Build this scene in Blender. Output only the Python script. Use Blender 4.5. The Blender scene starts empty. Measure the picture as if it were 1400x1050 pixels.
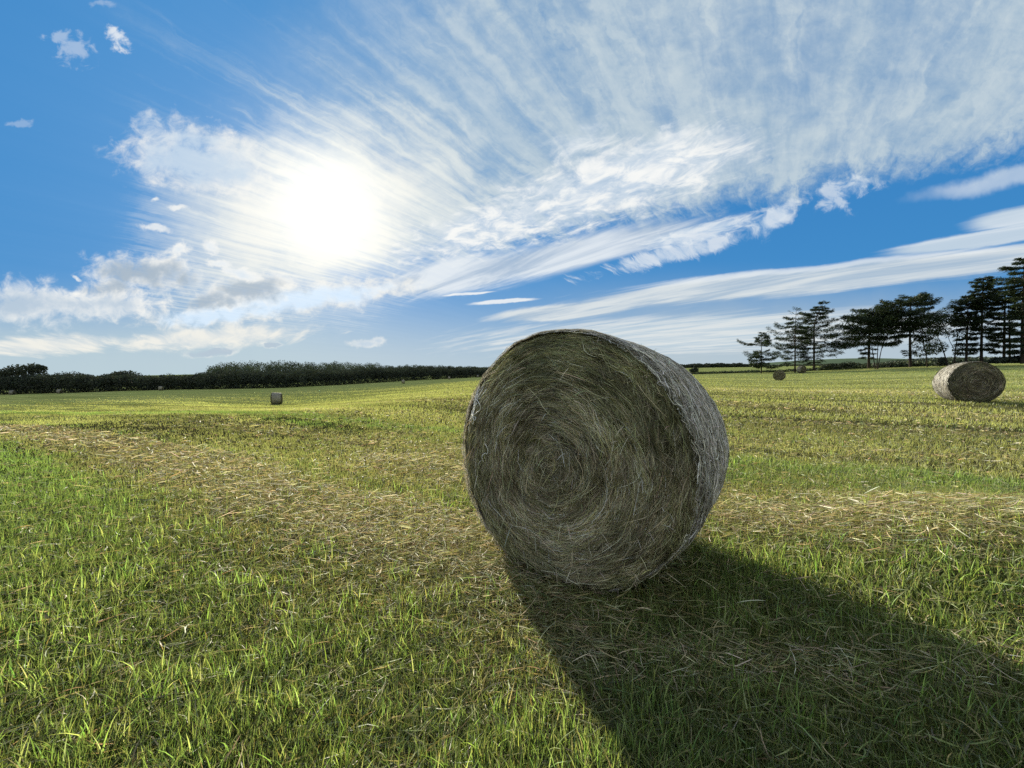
import bpy, bmesh, math, random
import numpy as np
from mathutils import Vector, Matrix

C = bpy.context.scene.collection
scene = bpy.context.scene
R = math.radians
F_PX = 540.0            # focal length of the photo in pixels of its 1400 px width
CAM_H = 1.262           # camera height (m)
HOR = 500.0             # horizon row of the photo
PITCH = math.atan((525.0 - HOR) / F_PX)

def ray(px, py):
    """world direction of a photo pixel, scaled so that its forward (y) part is 1"""
    c, s = math.cos(PITCH), math.sin(PITCH)
    a, b = (px - 700.0) / F_PX, (525.0 - py) / F_PX
    x, y, z = a, c + b * s, -s + b * c
    return x / y, z / y

def at(px, py, depth):
    u, v = ray(px, py)
    return Vector((u * depth, depth, CAM_H + v * depth))

# ------------------------------------------------------------------ object helpers
def link(o):
    C.objects.link(o)
    return o

def props(o, label=None, cat=None, group=None, kind=None):
    if label: o['label'] = label
    if cat: o['category'] = cat
    if group: o['group'] = group
    if kind: o['kind'] = kind
    return o

def thing(name, label, cat, loc=(0, 0, 0), rz=0.0, group=None):
    o = link(bpy.data.objects.new(name, None))
    o.empty_display_size = 0.3
    o.location = loc
    o.rotation_euler = (0, 0, rz)
    return props(o, label, cat, group)

def np_mesh(name, verts, loops, counts, mat=None, smooth=False, tint=None, extra=None):
    """mesh from flat numpy arrays: verts (n,3), loop vertex indices, faces' sizes"""
    me = bpy.data.meshes.new(name)
    verts = np.ascontiguousarray(verts, dtype=np.float32)
    loops = np.ascontiguousarray(loops, dtype=np.int32)
    counts = np.ascontiguousarray(counts, dtype=np.int32)
    me.vertices.add(len(verts))
    me.vertices.foreach_set('co', verts.ravel())
    me.loops.add(len(loops))
    me.loops.foreach_set('vertex_index', loops)
    me.polygons.add(len(counts))
    starts = np.concatenate([[0], np.cumsum(counts)[:-1]]).astype(np.int32)
    me.polygons.foreach_set('loop_start', starts)
    if smooth is not False:
        sm = np.ones(len(counts), dtype=bool) if smooth is True else np.ascontiguousarray(smooth, dtype=bool)
        me.polygons.foreach_set('use_smooth', sm)
    if tint is not None:
        at_ = me.color_attributes.new('tint', 'FLOAT_COLOR', 'POINT')
        col = np.ones((len(verts), 4), dtype=np.float32)
        col[:, :3] = tint
        at_.data.foreach_set('color', col.ravel())
    if extra:
        for k, v in extra.items():
            a = me.attributes.new(k, 'FLOAT', 'POINT')
            a.data.foreach_set('value', np.ascontiguousarray(v, dtype=np.float32))
    me.update(calc_edges=True)
    me.validate()
    if mat: me.materials.append(mat)
    return me

class Geo:
    """collects numpy pieces and links them as ONE mesh object"""
    def __init__(self):
        self.v, self.l, self.c, self.t, self.s, self.n = [], [], [], [], [], 0
    def add(self, verts, loops, counts, tint=(1, 1, 1), smooth=True):
        verts = np.asarray(verts, dtype=np.float32).reshape(-1, 3)
        self.v.append(verts)
        self.l.append(np.asarray(loops, dtype=np.int64).ravel() + self.n)
        counts = np.asarray(counts).ravel()
        self.c.append(counts)
        self.s.append(np.full(len(counts), smooth))
        t = np.empty((len(verts), 3), dtype=np.float32); t[:] = tint
        self.t.append(t)
        self.n += len(verts)
    def grid(self, P, closed_u=False, tint=(1, 1, 1), smooth=True):
        """P (nu, nv, 3) -> quads"""
        nu, nv = P.shape[:2]
        idx = np.arange(nu * nv).reshape(nu, nv)
        a = idx if closed_u else idx[:-1]
        b = np.roll(idx, -1, 0) if closed_u else idx[1:]
        q = np.stack([a[:, :-1], b[:, :-1], b[:, 1:], a[:, 1:]], -1).reshape(-1, 4)
        if isinstance(tint, np.ndarray) and tint.ndim == 3: tint = tint.reshape(-1, 3)
        self.add(P.reshape(-1, 3), q, np.full(len(q), 4), tint, smooth)
    def ribbons(self, P, W, tint, smooth=False):
        """P (n, k, 3) centre lines, W (n, k, 3) half width vectors, tint (n,3) or (n,k,3)"""
        n, k = P.shape[:2]
        V = np.stack([P - W, P + W], 2).reshape(n, k * 2, 3)
        base = (np.arange(n) * (2 * k))[:, None]
        j = np.arange(k - 1)
        q = np.stack([2 * j, 2 * j + 1, 2 * j + 3, 2 * j + 2], -1).reshape(1, -1)
        t = np.asarray(tint, dtype=np.float32)
        if t.ndim == 2: t = np.repeat(t[:, None, :], k, 1)
        t = np.repeat(t, 2, 1).reshape(-1, 3)
        self.add(V.reshape(-1, 3), (base + q).ravel(), np.full(n * (k - 1), 4), t, smooth)
    def tube(self, pts, rad, sides=8, tint=(1, 1, 1)):
        pts = np.asarray(pts, dtype=float); k = len(pts)
        rad = np.broadcast_to(np.asarray(rad, dtype=float), (k,))
        tan = np.gradient(pts, axis=0)
        tan /= np.linalg.norm(tan, axis=1, keepdims=True) + 1e-9
        ref = np.array([0.31, 0.83, 0.46]) if abs(tan[0, 2]) > .7 else np.array([0.05, 0.1, 1.0])
        n1 = np.cross(tan, ref); n1 /= np.linalg.norm(n1, axis=1, keepdims=True) + 1e-9
        n2 = np.cross(tan, n1)
        a = np.linspace(0, 2 * np.pi, sides, endpoint=False)
        ring = pts[None] + (np.cos(a)[:, None, None] * n1[None] + np.sin(a)[:, None, None] * n2[None]) * rad[None, :, None]
        self.grid(ring, closed_u=True, tint=tint)
    def build(self, name, mat, parent=None):
        me = np_mesh(name, np.concatenate(self.v), np.concatenate(self.l), np.concatenate(self.c), mat,
                     np.concatenate(self.s), np.concatenate(self.t))
        o = link(bpy.data.objects.new(name, me))
        if parent: o.parent = parent
        return o

# ------------------------------------------------------------------ numpy value noise
def _hash(ix, iy, seed):
    h = (ix.astype(np.int64) * 374761393 + iy.astype(np.int64) * 668265263 + seed * 974634777) & 0x7fffffff
    h = ((h ^ (h >> 13)) * 1274126177) & 0x7fffffff
    return ((h ^ (h >> 16)) & 0xffff) / 65535.0

def vnoise(x, y, seed=0):
    ix, iy = np.floor(x), np.floor(y)
    fx, fy = x - ix, y - iy
    fx, fy = fx * fx * (3 - 2 * fx), fy * fy * (3 - 2 * fy)
    a, b = _hash(ix, iy, seed), _hash(ix + 1, iy, seed)
    c, d = _hash(ix, iy + 1, seed), _hash(ix + 1, iy + 1, seed)
    return (a * (1 - fx) + b * fx) * (1 - fy) + (c * (1 - fx) + d * fx) * fy

def fbm(x, y, seed=0, oct=4):
    s, a, t = 0.0, 0.5, 0.0
    for i in range(oct):
        s = s + a * vnoise(x, y, seed + i * 17); t += a
        x, y, a = x * 2.03 + 5.1, y * 2.03 - 3.7, a * 0.5
    return s / t

def sstep(a, b, x):
    t = np.clip((x - a) / (b - a), 0, 1)
    return t * t * (3 - 2 * t)

# ------------------------------------------------------------------ node maths
class N:
    """a node socket (or number) with arithmetic that makes Math nodes"""
    tree = None
    def __init__(self, s): self.s = s
    @staticmethod
    def math(op, *args, clamp=False):
        nd = N.tree.nodes.new('ShaderNodeMath'); nd.operation = op; nd.use_clamp = clamp
        for i, a in enumerate(args):
            if isinstance(a, N): N.tree.links.new(a.s, nd.inputs[i])
            else: nd.inputs[i].default_value = a
        return N(nd.outputs[0])
    def __add__(a, b): return N.math('ADD', a, b)
    __radd__ = __add__
    def __sub__(a, b): return N.math('SUBTRACT', a, b)
    def __rsub__(a, b): return N.math('SUBTRACT', b, a)
    def __mul__(a, b): return N.math('MULTIPLY', a, b)
    __rmul__ = __mul__
    def __truediv__(a, b): return N.math('DIVIDE', a, b)
    def max(a, b): return N.math('MAXIMUM', a, b)
    def min(a, b): return N.math('MINIMUM', a, b)
    def sat(a): return N.math('ADD', a, 0.0, clamp=True)

def node(kind, **kw):
    nd = N.tree.nodes.new(kind)
    for k, v in kw.items(): setattr(nd, k, v)
    return nd

def put(sock, val):
    if isinstance(val, N): N.tree.links.new(val.s, sock)
    elif hasattr(sock, 'default_value'):
        if isinstance(val, (tuple, list)) and sock.type == 'RGBA' and len(val) == 3: val = (*val, 1)
        sock.default_value = val

def ramp01(x, lo, hi, smooth=True):
    nd = node('ShaderNodeMapRange', interpolation_type='SMOOTHSTEP' if smooth else 'LINEAR')
    put(nd.inputs['Value'], x); put(nd.inputs['From Min'], lo); put(nd.inputs['From Max'], hi)
    return N(nd.outputs['Result'])

def vec(x, y, z=0.0):
    nd = node('ShaderNodeCombineXYZ')
    for i, a in enumerate((x, y, z)): put(nd.inputs[i], a)
    return N(nd.outputs[0])

def noise(v, scale=1.0, detail=4.0, rough=0.55, dist=0.0, lac=2.0, out='Fac', dim='3D'):
    nd = node('ShaderNodeTexNoise', noise_dimensions=dim)
    put(nd.inputs['Vector'], v)
    for k, a in (('Scale', scale), ('Detail', detail), ('Roughness', rough), ('Distortion', dist), ('Lacunarity', lac)):
        put(nd.inputs[k], a)
    return N(nd.outputs[out])

def mixc(f, a, b, blend='MIX'):
    nd = node('ShaderNodeMix', data_type='RGBA', blend_type=blend)
    put(nd.inputs[0], f); put(nd.inputs[6], a); put(nd.inputs[7], b)
    return N(nd.outputs[2])

def vmath(op, a, b=None):
    nd = node('ShaderNodeVectorMath', operation=op)
    put(nd.inputs[0], a)
    if b is not None: put(nd.inputs[1], b)
    return N(nd.outputs['Value'] if op in ('DOT_PRODUCT', 'LENGTH', 'DISTANCE') else nd.outputs[0])

def new_mat(name):
    m = bpy.data.materials.new(name); m.use_nodes = True
    m.node_tree.nodes.clear(); N.tree = m.node_tree
    return m

def finish(m, shader):
    out = node('ShaderNodeOutputMaterial'); N.tree.links.new(shader.s, out.inputs['Surface']); return m
# ================================================================== camera, sun, sky
SUN_AZ = math.atan2(ray(449, 288)[0], 1.0)
_su, _sv = ray(449, 288)
SUN_EL = math.atan2(_sv, math.hypot(_su, 1.0))
SUN_DIR = Vector((_su, 1.0, _sv)).normalized()

cam_d = bpy.data.cameras.new('camera'); cam = link(bpy.data.objects.new('camera', cam_d))
cam_d.sensor_width = 36.0; cam_d.lens = 36.0 * F_PX / 1400.0
cam_d.clip_start = 0.05; cam_d.clip_end = 20000
cam.location = (0, 0, CAM_H); cam.rotation_euler = (R(90) - PITCH, 0, 0)
scene.camera = cam

sun_d = bpy.data.lights.new('sun', 'SUN'); sun = link(bpy.data.objects.new('sun', sun_d))
sun_d.energy = 5.0; sun_d.angle = R(0.6); sun_d.color = (1.0, 0.93, 0.80)
sun.rotation_euler = SUN_DIR.to_track_quat('Z', 'Y').to_euler()
sun.location = SUN_DIR * 60

w = bpy.data.worlds.new('World'); scene.world = w; w.use_nodes = True
w.node_tree.nodes.clear(); N.tree = w.node_tree
EXPO = 1.3
SKY_K = 0.05                               # background strength; cloud radiances below are divided by it

def build_sky():
    def rgb0(r, g, b): k = 2 ** -EXPO / SKY_K; return (r * k, g * k, b * k)
    tc = node('ShaderNodeTexCoord')
    D = N(tc.outputs['Generated'])
    D = vmath('NORMALIZE', D)
    sep = node('ShaderNodeSeparateXYZ'); put(sep.inputs[0], D)
    x, y, z = (N(sep.outputs[i]) for i in range(3))
    sky = node('ShaderNodeTexSky', sky_type='NISHITA')
    sky.sun_disc = False; sky.sun_elevation = SUN_EL; sky.sun_rotation = SUN_AZ
    sky.air_density = 1.0; sky.dust_density = 0.6; sky.ozone_density = 2.5; sky.altitude = 50
    hs = node('ShaderNodeHueSaturation'); put(hs.inputs['Color'], N(sky.outputs[0]))
    hs.inputs['Saturation'].default_value = SKY_SAT; hs.inputs['Value'].default_value = SKY_VAL
    col = N(hs.outputs[0])
    col = mixc(1.0, col, SKY_TINT, 'MULTIPLY')

    zz = z.max(0.0)
    den = zz + 0.07
    qx, qy = x / den, y / den              # a flat cloud layer seen in perspective
    yy = y.max(0.06)
    u, v = x / yy, z / yy                  # slopes: straight rows of cloud stay straight
    front = ramp01(y, 0.08, 0.30)
    sd = vmath('DOT_PRODUCT', D, tuple(SUN_DIR))
    ang = N.math('ARCCOSINE', sd.min(0.99999))          # angle from the sun
    # clear-sky blue: deeper overhead, paler low down, brighter round the sun
    up = ramp01(z, 0.0, 0.75, False)
    clear = mixc(up, rgb0(0.060, 0.290, 0.62), rgb0(0.014, 0.155, 0.48))
    clear = mixc(ramp01(ang, 0.9, 0.25), clear, rgb0(0.045, 0.265, 0.61))
    col = mixc(0.95, col, clear)
    g1 = N.math('POWER', 2.718, ang * ang * (-1 / (2 * 0.065 ** 2)))
    g2 = N.math('POWER', 2.718, ang * (-1 / 0.17))
    g3 = N.math('POWER', 2.718, ang * (-1 / 0.28))

    q = vec(qx, qy, 0.0)
    wrp = noise(vec(u, v, 0.0), 5.0, 5, 0.6, out='Color', dim='2D')
    wsep = node('ShaderNodeSeparateXYZ'); put(wsep.inputs[0], wrp)
    wu, wv = N(wsep.outputs[0]) - 0.5, N(wsep.outputs[1]) - 0.5
    fine = noise(vec(u, v * 1.3, 0.0), 22.0, 6, 0.62, 0.3, dim='2D')
    medn = noise(vec(u, v * 1.5, 3.0), 8.0, 6, 0.6, 0.2)
    pu, pv = u + wu * 0.10, v + wv * 0.06
    P = vec(pu, pv, 0.0)
    P0 = vec(u + wu * 0.03, v + wv * 0.015, 0.0)

    def blob(px, py, rx, ry, deg=0, p=None, lo=0.0):
        """1 at the centre, 0 at the rim of an ellipse of sky (photo pixels only give its bearings)"""
        cu, cv = ray(px, py); a = R(deg); c, s = math.cos(a), math.sin(a)
        k = 1.0 / F_PX
        d = vmath('SUBTRACT', p or P, (cu, cv, 0))
        e1 = vmath('DOT_PRODUCT', d, (c / (rx * k), s / (rx * k), 0))
        e2 = vmath('DOT_PRODUCT', d, (-s / (ry * k), c / (ry * k), 0))
        d2 = N.math('SQRT', e1 * e1 + e2 * e2)
        return ramp01(d2, 1.0, lo)
    def side(px0, py0, px1, py1, soft, p=None):
        """0..1 across a straight edge of sky; 1 on the left of the walk from point 0 to point 1"""
        a, b = np.array(ray(px0, py0)), np.array(ray(px1, py1))
        t = (b - a) / np.linalg.norm(b - a); n = np.array([-t[1], t[0]])
        d = vmath('DOT_PRODUCT', p or P, (float(n[0]), float(n[1]), 0)) - float(n @ a)
        s = soft / F_PX
        return ramp01(d, -s, s)

    def over(col, f, c):
        return mixc(f, col, c)
    K = 2 ** -EXPO / SKY_K
    def rgb(r, g, b, m=1.0): return (r * K * m, g * K * m, b * K * m)

    # ---- pale air along the horizon
    hz = ramp01(v, 0.30, -0.02)
    lowmix = hz * hz * 0.85
    col = over(col, lowmix, rgb(*HAZE_C))
    lowr = ramp01(v, 0.27, 0.04) * ramp01(u, -0.1, 0.5)
    col = over(col, lowr * (0.58 + (medn - 0.5) * 0.8).sat(), rgb(0.50, 0.58, 0.63))

    lowl = ramp01(v, 0.24, 0.02) * ramp01(u, -0.2, -0.7)
    col = over(col, lowl * (0.55 + (medn - 0.5) * 0.6).sat(), rgb(0.50, 0.63, 0.68))

    # ---- cirrus: fibres that run away towards a point right of the sun
    a2 = R(34)
    fa = qx * math.sin(a2) + qy * math.cos(a2)
    fb = qx * math.cos(a2) - qy * math.sin(a2)
    fib = noise(vec(fa * 0.5, fb * 3.2, 0.0), 1.5, 7, 0.6, 0.35)
    fib2 = noise(vec(fa * 0.9, fb * 2.2, 7.0), 0.75, 5, 0.55, 0.6)
    m_low = side(700, 330, 1400, 200, 75)               # lower right edge of the veil
    m_left = side(300, 330, 560, -60, 150)              # fades out over the blue on the left
    m_left = 1.0 - m_left
    strs = noise(vec(fa * 1.3 + wu * 0.6, fb * 6.0 + wv * 1.6, 2.0), 1.4, 6, 0.62, 0.5)
    shp = noise(vec(fa * 0.7 + wu * 0.25, fb * 9.0 + wv * 0.5, 6.0), 1.5, 5, 0.6, 0.15)
    m_low = ramp01(m_low + (strs - 0.5) * 1.1 + (fine - 0.5) * 0.5, 0.22, 0.85)
    veil = m_low * m_left
    # away from the photo's part of the sky the same veil goes on in patches
    big = noise(q, 0.35, 3, 0.5)
    veil = mixc(front, ramp01(big, 0.36, 0.52) * 0.95, veil)
    veil_d = (veil * (0.93 + (fib - 0.5) * 0.5 + (fib2 - 0.5) * 0.5 + (medn - 0.5) * 0.30 + (strs - 0.5) * (0.9 - ramp01(u, -0.1, 0.7) * 0.5) + (fine - 0.5) * 0.15 + (shp - 0.5) * (0.95 - ramp01(u, -0.2, 0.5) * 0.55))).sat()
    hole = blob(560, 60, 210, 120, -40)
    veil_d = veil_d * (1.0 - hole * 0.25)
    # sparse fibres over the blue left of it
    strk = ramp01(strs * 0.4 + shp * 0.6, 0.47, 0.72) * blob(400, 150, 330, 230, -35) * front * 0.8
    veil_c = mixc(ramp01(strs * 0.5 + shp * 0.35 + medn * 0.3 + fine * 0.2, 0.48, 0.90), rgb(*VEIL_LO), rgb(*VEIL_HI))
    # unseen cloud behind the camera, brightened to white to lift the shaded bale face
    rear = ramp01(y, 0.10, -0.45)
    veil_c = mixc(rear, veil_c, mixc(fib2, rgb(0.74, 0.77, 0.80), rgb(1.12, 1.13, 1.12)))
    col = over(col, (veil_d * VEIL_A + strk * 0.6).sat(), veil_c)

    near = blob(430, 300, 330, 190, 12, None, 0.1) * front
    nd_ = (near * 1.15 + (strs - 0.5) * 0.7 + (shp - 0.5) * 1.0 + (medn - 0.5) * 0.7 - 0.10).sat()
    col = over(col, nd_ * ramp01(near, 0.0, 0.2) * 0.8, rgb(0.84, 0.86, 0.82))
    core = blob(440, 290, 190, 140, 8, None, 0.0) * front
    cd = (core * 1.0 + (shp - 0.5) * 0.7 + (medn - 0.5) * 0.8 - 0.10).sat()
    col = over(col, cd * ramp01(core, 0.0, 0.25) * 0.9, rgb(0.97, 0.94, 0.85))
    # ---- sun's aureole in the thin cloud
    def add(col, f, c):
        nd = node('ShaderNodeMix', data_type='RGBA', blend_type='ADD')
        put(nd.inputs[0], f); put(nd.inputs[6], col); put(nd.inputs[7], c); return N(nd.outputs[2])
    streak_l = 0.75 + (fib - 0.5) * 1.1
    col = add(col, (g2 * streak_l).sat(), rgb(1.0, 0.95, 0.82, GLOW2))
    col = add(col, g3 * 0.6 , rgb(0.80, 0.88, 0.95, GLOW3))

    # ---- rippled rows (bands that run away to the left, behind the sun)
    a1 = R(-38)
    ba = qx * math.sin(a1) + qy * math.cos(a1)
    bb = qx * math.cos(a1) - qy * math.sin(a1)
    rip = noise(vec(ba * 2.6, bb * 3.4, 1.0), 2.3, 6, 0.62, 0.5)
    rip2 = noise(vec(ba * 0.6, bb * 3.0, 4.0), 1.2, 6, 0.6, 0.4)
    def layer(col, mask, tex, amp, lo, hi, c_lo, c_hi, alpha):
        d = ramp01(mask + (tex - 0.5) * amp, lo, hi)
        d = d * ramp01(mask, 0.0, 0.12)
        cc = mixc(ramp01(tex, 0.36, 0.64), c_lo, c_hi)
        return over(col, d * front * alpha, cc)
    grey, white = rgb(0.46, 0.56, 0.68), rgb(0.86, 0.90, 0.92)
    wht2, warm = rgb(0.98, 0.98, 0.95), rgb(1.0, 0.96, 0.86)
    blue_g = rgb(0.40, 0.54, 0.70)
    rpl = noise(vec(ba * 5.5, bb * 6.5, 9.0), 2.3, 4, 0.6, 0.4)
    D0 = blob(860, 235, 330, 90, 18).max(blob(680, 310, 190, 60, 16))
    col = layer(col, D0, rpl, 2.0, 0.45, 1.05, rgb(0.55, 0.66, 0.78), white, 0.55)
    D1 = blob(830, 255, 370, 85, 17).max(blob(660, 315, 200, 62, 16))
    col = layer(col, D1, rip, 1.5, 0.22, 0.95, rgb(0.52, 0.64, 0.78), wht2, 0.85)
    D2 = blob(790, 185, 120, 60, 30)
    col = layer(col, D2, rip, 1.8, 0.5, 1.2, rgb(0.6, 0.7, 0.8), white, 0.7)
    E1 = blob(790, 345, 340, 36, 12.5, P0).max(blob(640, 375, 210, 38, 10, P0))
    col = layer(col, E1, rip2, 0.9, 0.12, 0.75, grey, white, 0.85)
    E1b = blob(960, 318, 170, 26, 13, P0)
    col = layer(col, E1b, rip, 1.6, 0.35, 0.9, rgb(0.5, 0.64, 0.8), white, 0.75)
    E1c = blob(930, 345, 210, 24, 13.5, P0).max(blob(1050, 305, 60, 34, 25, P0))
    col = layer(col, E1c, strs, 2.2, 0.30, 0.95, rgb(0.5, 0.64, 0.8), white, 0.7)
    E2 = blob(1180, 375, 560, 26, 6.3, P0, 0.35).max(blob(780, 425, 140, 16, 5.5, P0, 0.35))
    col = layer(col, E2, rip2, 1.2, 0.10, 0.85, rgb(0.44, 0.55, 0.66), rgb(0.76, 0.80, 0.80), 0.88)
    E2b = blob(1150, 362, 560, 9, 6.3, P0)
    col = layer(col, E2b, rip2, 1.3, 0.2, 0.9, white, white, 0.6)
    E3 = blob(1370, 322, 235, 16, 9, P0, 0.3).max(blob(1440, 290, 180, 26, 8, P0, 0.2))
    col = layer(col, E3, rip2, 0.7, 0.15, 0.7, rgb(0.60, 0.70, 0.78), white, 0.85)
    E4 = blob(1380, 240, 190, 24, 14)
    col = layer(col, E4, fib2, 1.0, 0.15, 0.9, rgb(0.55, 0.66, 0.78), white, 0.6)
    E5 = blob(1140, 275, 30, 50, 75).max(blob(1060, 290, 70, 30, 25)).max(blob(1160, 255, 120, 40, 10))
    col = layer(col, E5, fine, 1.7, 0.5, 1.1, rgb(0.5, 0.64, 0.8), rgb(.75, .82, .88), 0.6)
    E6 = blob(690, 412, 75, 5, 5, P0).max(blob(640, 402, 60, 3, 5, P0))
    col = layer(col, E6, rip2, 0.6, 0.2, 0.7, white, wht2, 0.8)
    E7 = blob(1000, 455, 560, 40, 2, P0, 0.2)
    col = layer(col, E7, rip2, 1.1, 0.15, 0.9, rgb(0.55, 0.66, 0.74), rgb(0.80, 0.83, 0.82), 0.8)

    # ---- heaped clouds low on the left, their rims lit from behind by the sun
    def heap(col, shapes, amp=1.15, alpha=0.95, core=0.5, shade=1.0, warmth=0.3, tex=None, lo=0.16, soft=0.80, core_b=0.0):
        m = None
        for s in shapes:
            b = blob(*s); m = b if m is None else m.max(b)
        m2 = m + ((tex or fine) - 0.5) * amp + (medn - 0.5) * 0.9
        d = ramp01(m2, lo, lo + soft) * ramp01(m, 0.0, 0.15)
        inner = ramp01(m * 0.9 + (medn - 0.5) * 1.5 + (wv * 1.2) + core_b, 0.35, 0.35 + core)
        g = (0.43 * shade, 0.515 * shade, 0.60 * shade)
        rim = mixc(warmth, wht2, warm)
        cc = mixc(inner, rim, rgb(*g))
        return over(col, d * front * alpha, cc)
    col = heap(col, [(290, 222, 160, 76, -18), (235, 205, 110, 76, 5), (330, 235, 90, 46, -25)], alpha=0.85, shade=1.40, core=0.7, warmth=0.5, core_b=.1)
    col = heap(col, [(400, 408, 190, 36, 4), (470, 402, 150, 26, 6), (300, 430, 190, 28, 2)], alpha=0.8, shade=1.75, warmth=0.8, amp=1.5)
    col = heap(col, [(350, 395, 110, 36, 8), (300, 410, 90, 26, 4)], alpha=0.8, shade=0.95, core=0.5)
    col = heap(col, [(195, 374, 140, 46, -2), (150, 395, 110, 30, 5)], alpha=0.95, core=0.55, shade=0.98, core_b=.05)
    col = heap(col, [(40, 414, 130, 52, -6), (130, 416, 170, 36, -2)], alpha=0.85, shade=1.2, core=0.7)
    col = heap(col, [(236, 343, 30, 14, 0), (285, 338, 26, 14, 0), (330, 372, 60, 12, -20), (300, 360, 30, 10, 0)], amp=1.6, alpha=0.9, core=1.4, shade=1.5)
    col = heap(col, [(212, 276, 14, 6, 0), (205, 313, 40, 8, -10), (245, 288, 26, 6, 0), (100, 381, 12, 5, -30)], amp=1.5, alpha=0.7, core=2, shade=1.7)
    col = heap(col, [(166, 55, 30, 22, -40), (158, 46, 22, 14, -30), (174, 60, 16, 24, 20)], amp=2.6, alpha=0.7, core=2.5, shade=1.9, warmth=0)
    col = heap(col, [(100, 68, 40, 32, -30), (85, 52, 40, 12, -15)], amp=3.0, alpha=0.30, core=2.5, shade=1.8, warmth=0)
    col = heap(col, [(30, 168, 28, 7, 8), (140, 10, 30, 6, 0)], amp=2.2, alpha=0.2, core=2.5, shade=1.8, warmth=0)
    F7 = blob(290, 462, 260, 28, 3, P0).max(blob(60, 472, 220, 26, 3, P0))
    col = layer(col, F7, rip2, 1.2, 0.25, 0.9, rgb(0.80, 0.82, 0.80), rgb(0.98, 0.94, 0.84), 0.8)
    col = heap(col, [(282, 481, 55, 10, 0), (375, 473, 26, 7, 0)], amp=1.0, alpha=0.8, core=0.3, shade=1.1, warmth=.6)
    col = heap(col, [(500, 467, 48, 10, 0), (520, 464, 20, 9, 0)], amp=1.0, alpha=0.8, core=0.8, shade=1.3, warmth=.6)

    # ---- the blown-out sun itself, shining through
    col = add(col, g1, rgb(1.0, 0.96, 0.85, GLOW1))
    # the ground half of the world: dull green, never seen
    below = ramp01(z, -0.07, -0.2)
    col = over(col, below, rgb(0.10, 0.12, 0.06))
    bg = node('ShaderNodeBackground'); put(bg.inputs['Color'], col); bg.inputs['Strength'].default_value = SKY_K
    out = node('ShaderNodeOutputWorld'); N.tree.links.new(bg.outputs[0], out.inputs['Surface'])

SKY_SAT, SKY_VAL, SKY_TINT = 1.1, 1.0, (1, 1, 1)
HAZE_C = (0.52, 0.63, 0.68)
VEIL_LO, VEIL_HI, VEIL_A = (0.33, 0.47, 0.61), (0.60, 0.69, 0.73), 0.93
GLOW1, GLOW2, GLOW3 = 0.20, 0.24, 0.025
build_sky()
scene.view_settings.view_transform = 'Standard'
scene.view_settings.look = 'None'
scene.view_settings.exposure = EXPO
scene.view_settings.gamma = 1.0
scene.render.engine = 'CYCLES'
scene.cycles.use_denoising = False
scene.cycles.max_bounces = 6
scene.cycles.diffuse_bounces = 3
scene.cycles.transmission_bounces = 3
scene.cycles.transparent_max_bounces = 4
scene.cycles.caustics_reflective = False
scene.cycles.caustics_refractive = False
# ================================================================== terrain
_cols = [-900, 0, 200, 378, 550, 650, 800, 960, 1066, 1250, 1400, 2300]
_lz = [4.0, 7.0, 10, 14, 20, 30, 46, 60, 80, 105, 130, 160, 200, 300, 500, 1000, 4000]
_flat = lambda d: HOR + CAM_H * F_PX / d
def _row(knots):
    """photo row at which the ground shows at each depth -> heights"""
    kd = [4.0, 6.0] + [k[0] for k in knots]; ky = [_flat(4.0), _flat(6.0)] + [k[1] for k in knots]
    y = np.interp(np.log(_lz), np.log(kd), ky)
    return CAM_H + np.array([ray(700, yy)[1] for yy in y]) * np.array(_lz)
_prof = np.array([
    _row([(7, 602), (10, 594), (20, 579), (46, 566), (80, 556), (130, 546), (300, 530), (1000, 519), (4000, 517)]),
    _row([(7, 599), (10, 589), (14, 582), (20, 571), (46, 557), (80, 547), (130, 540), (300, 528), (1000, 518), (4000, 516)]),
    _row([(10, 571), (14, 564), (20, 561), (46, 551), (80, 542), (130, 533.5), (300, 522), (1000, 516.5), (4000, 515)]),
    _row([(10, 568), (14, 561), (20, 559), (46, 555), (80, 541), (130, 531), (160, 528.5), (300, 520), (1000, 514), (4000, 512)]),
    _row([(14, 550), (20, 546), (46, 537), (80, 531), (130, 526.5), (160, 524), (200, 520.5), (300, 516), (1000, 510), (4000, 508)]),
    _row([(14, 549), (20, 538), (46, 526), (80, 521), (160, 518.6), (220, 517), (300, 513), (1000, 506), (4000, 504)]),
    _row([(14, 549), (20, 536), (46, 523), (80, 517), (160, 513), (300, 507), (1000, 501), (4000, 500)]),
    _row([(14, 549), (20, 536), (46, 522), (80, 514.5), (105, 511), (160, 507), (300, 503.4), (500, 502.5), (1000, 501), (4000, 500)]),
    _row([(14, 549), (20, 537), (56, 522), (77, 513.5), (90, 508), (130, 505), (300, 501.5), (1000, 500.5), (4000, 500)]),
    _row([(13.6, 549.5), (20, 537), (46, 518), (60, 509), (75, 499.5), (130, 499), (300, 499), (1000, 499), (4000, 500)]),
    _row([(13.6, 550), (20, 536), (40, 518), (52, 507), (62, 496), (130, 496), (300, 497), (1000, 499), (4000, 500)]),
    _row([(13.6, 550), (20, 536), (40, 519), (52, 508), (62, 498), (130, 498), (300, 498), (1000, 499), (4000, 500)]),
])
_NA, _NL = 140, 160
_ca = np.arctan((np.array(_cols) - 700) / F_PX)
_ag = np.linspace(-1.2, 1.2, _NA); _lg = np.linspace(np.log(4), np.log(4000), _NL)
_tmp = np.array([np.interp(_lg, np.log(_lz), r) for r in _prof])
_tab = np.array([np.interp(_ag, _ca, _tmp[:, j]) for j in range(_NL)]).T
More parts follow.
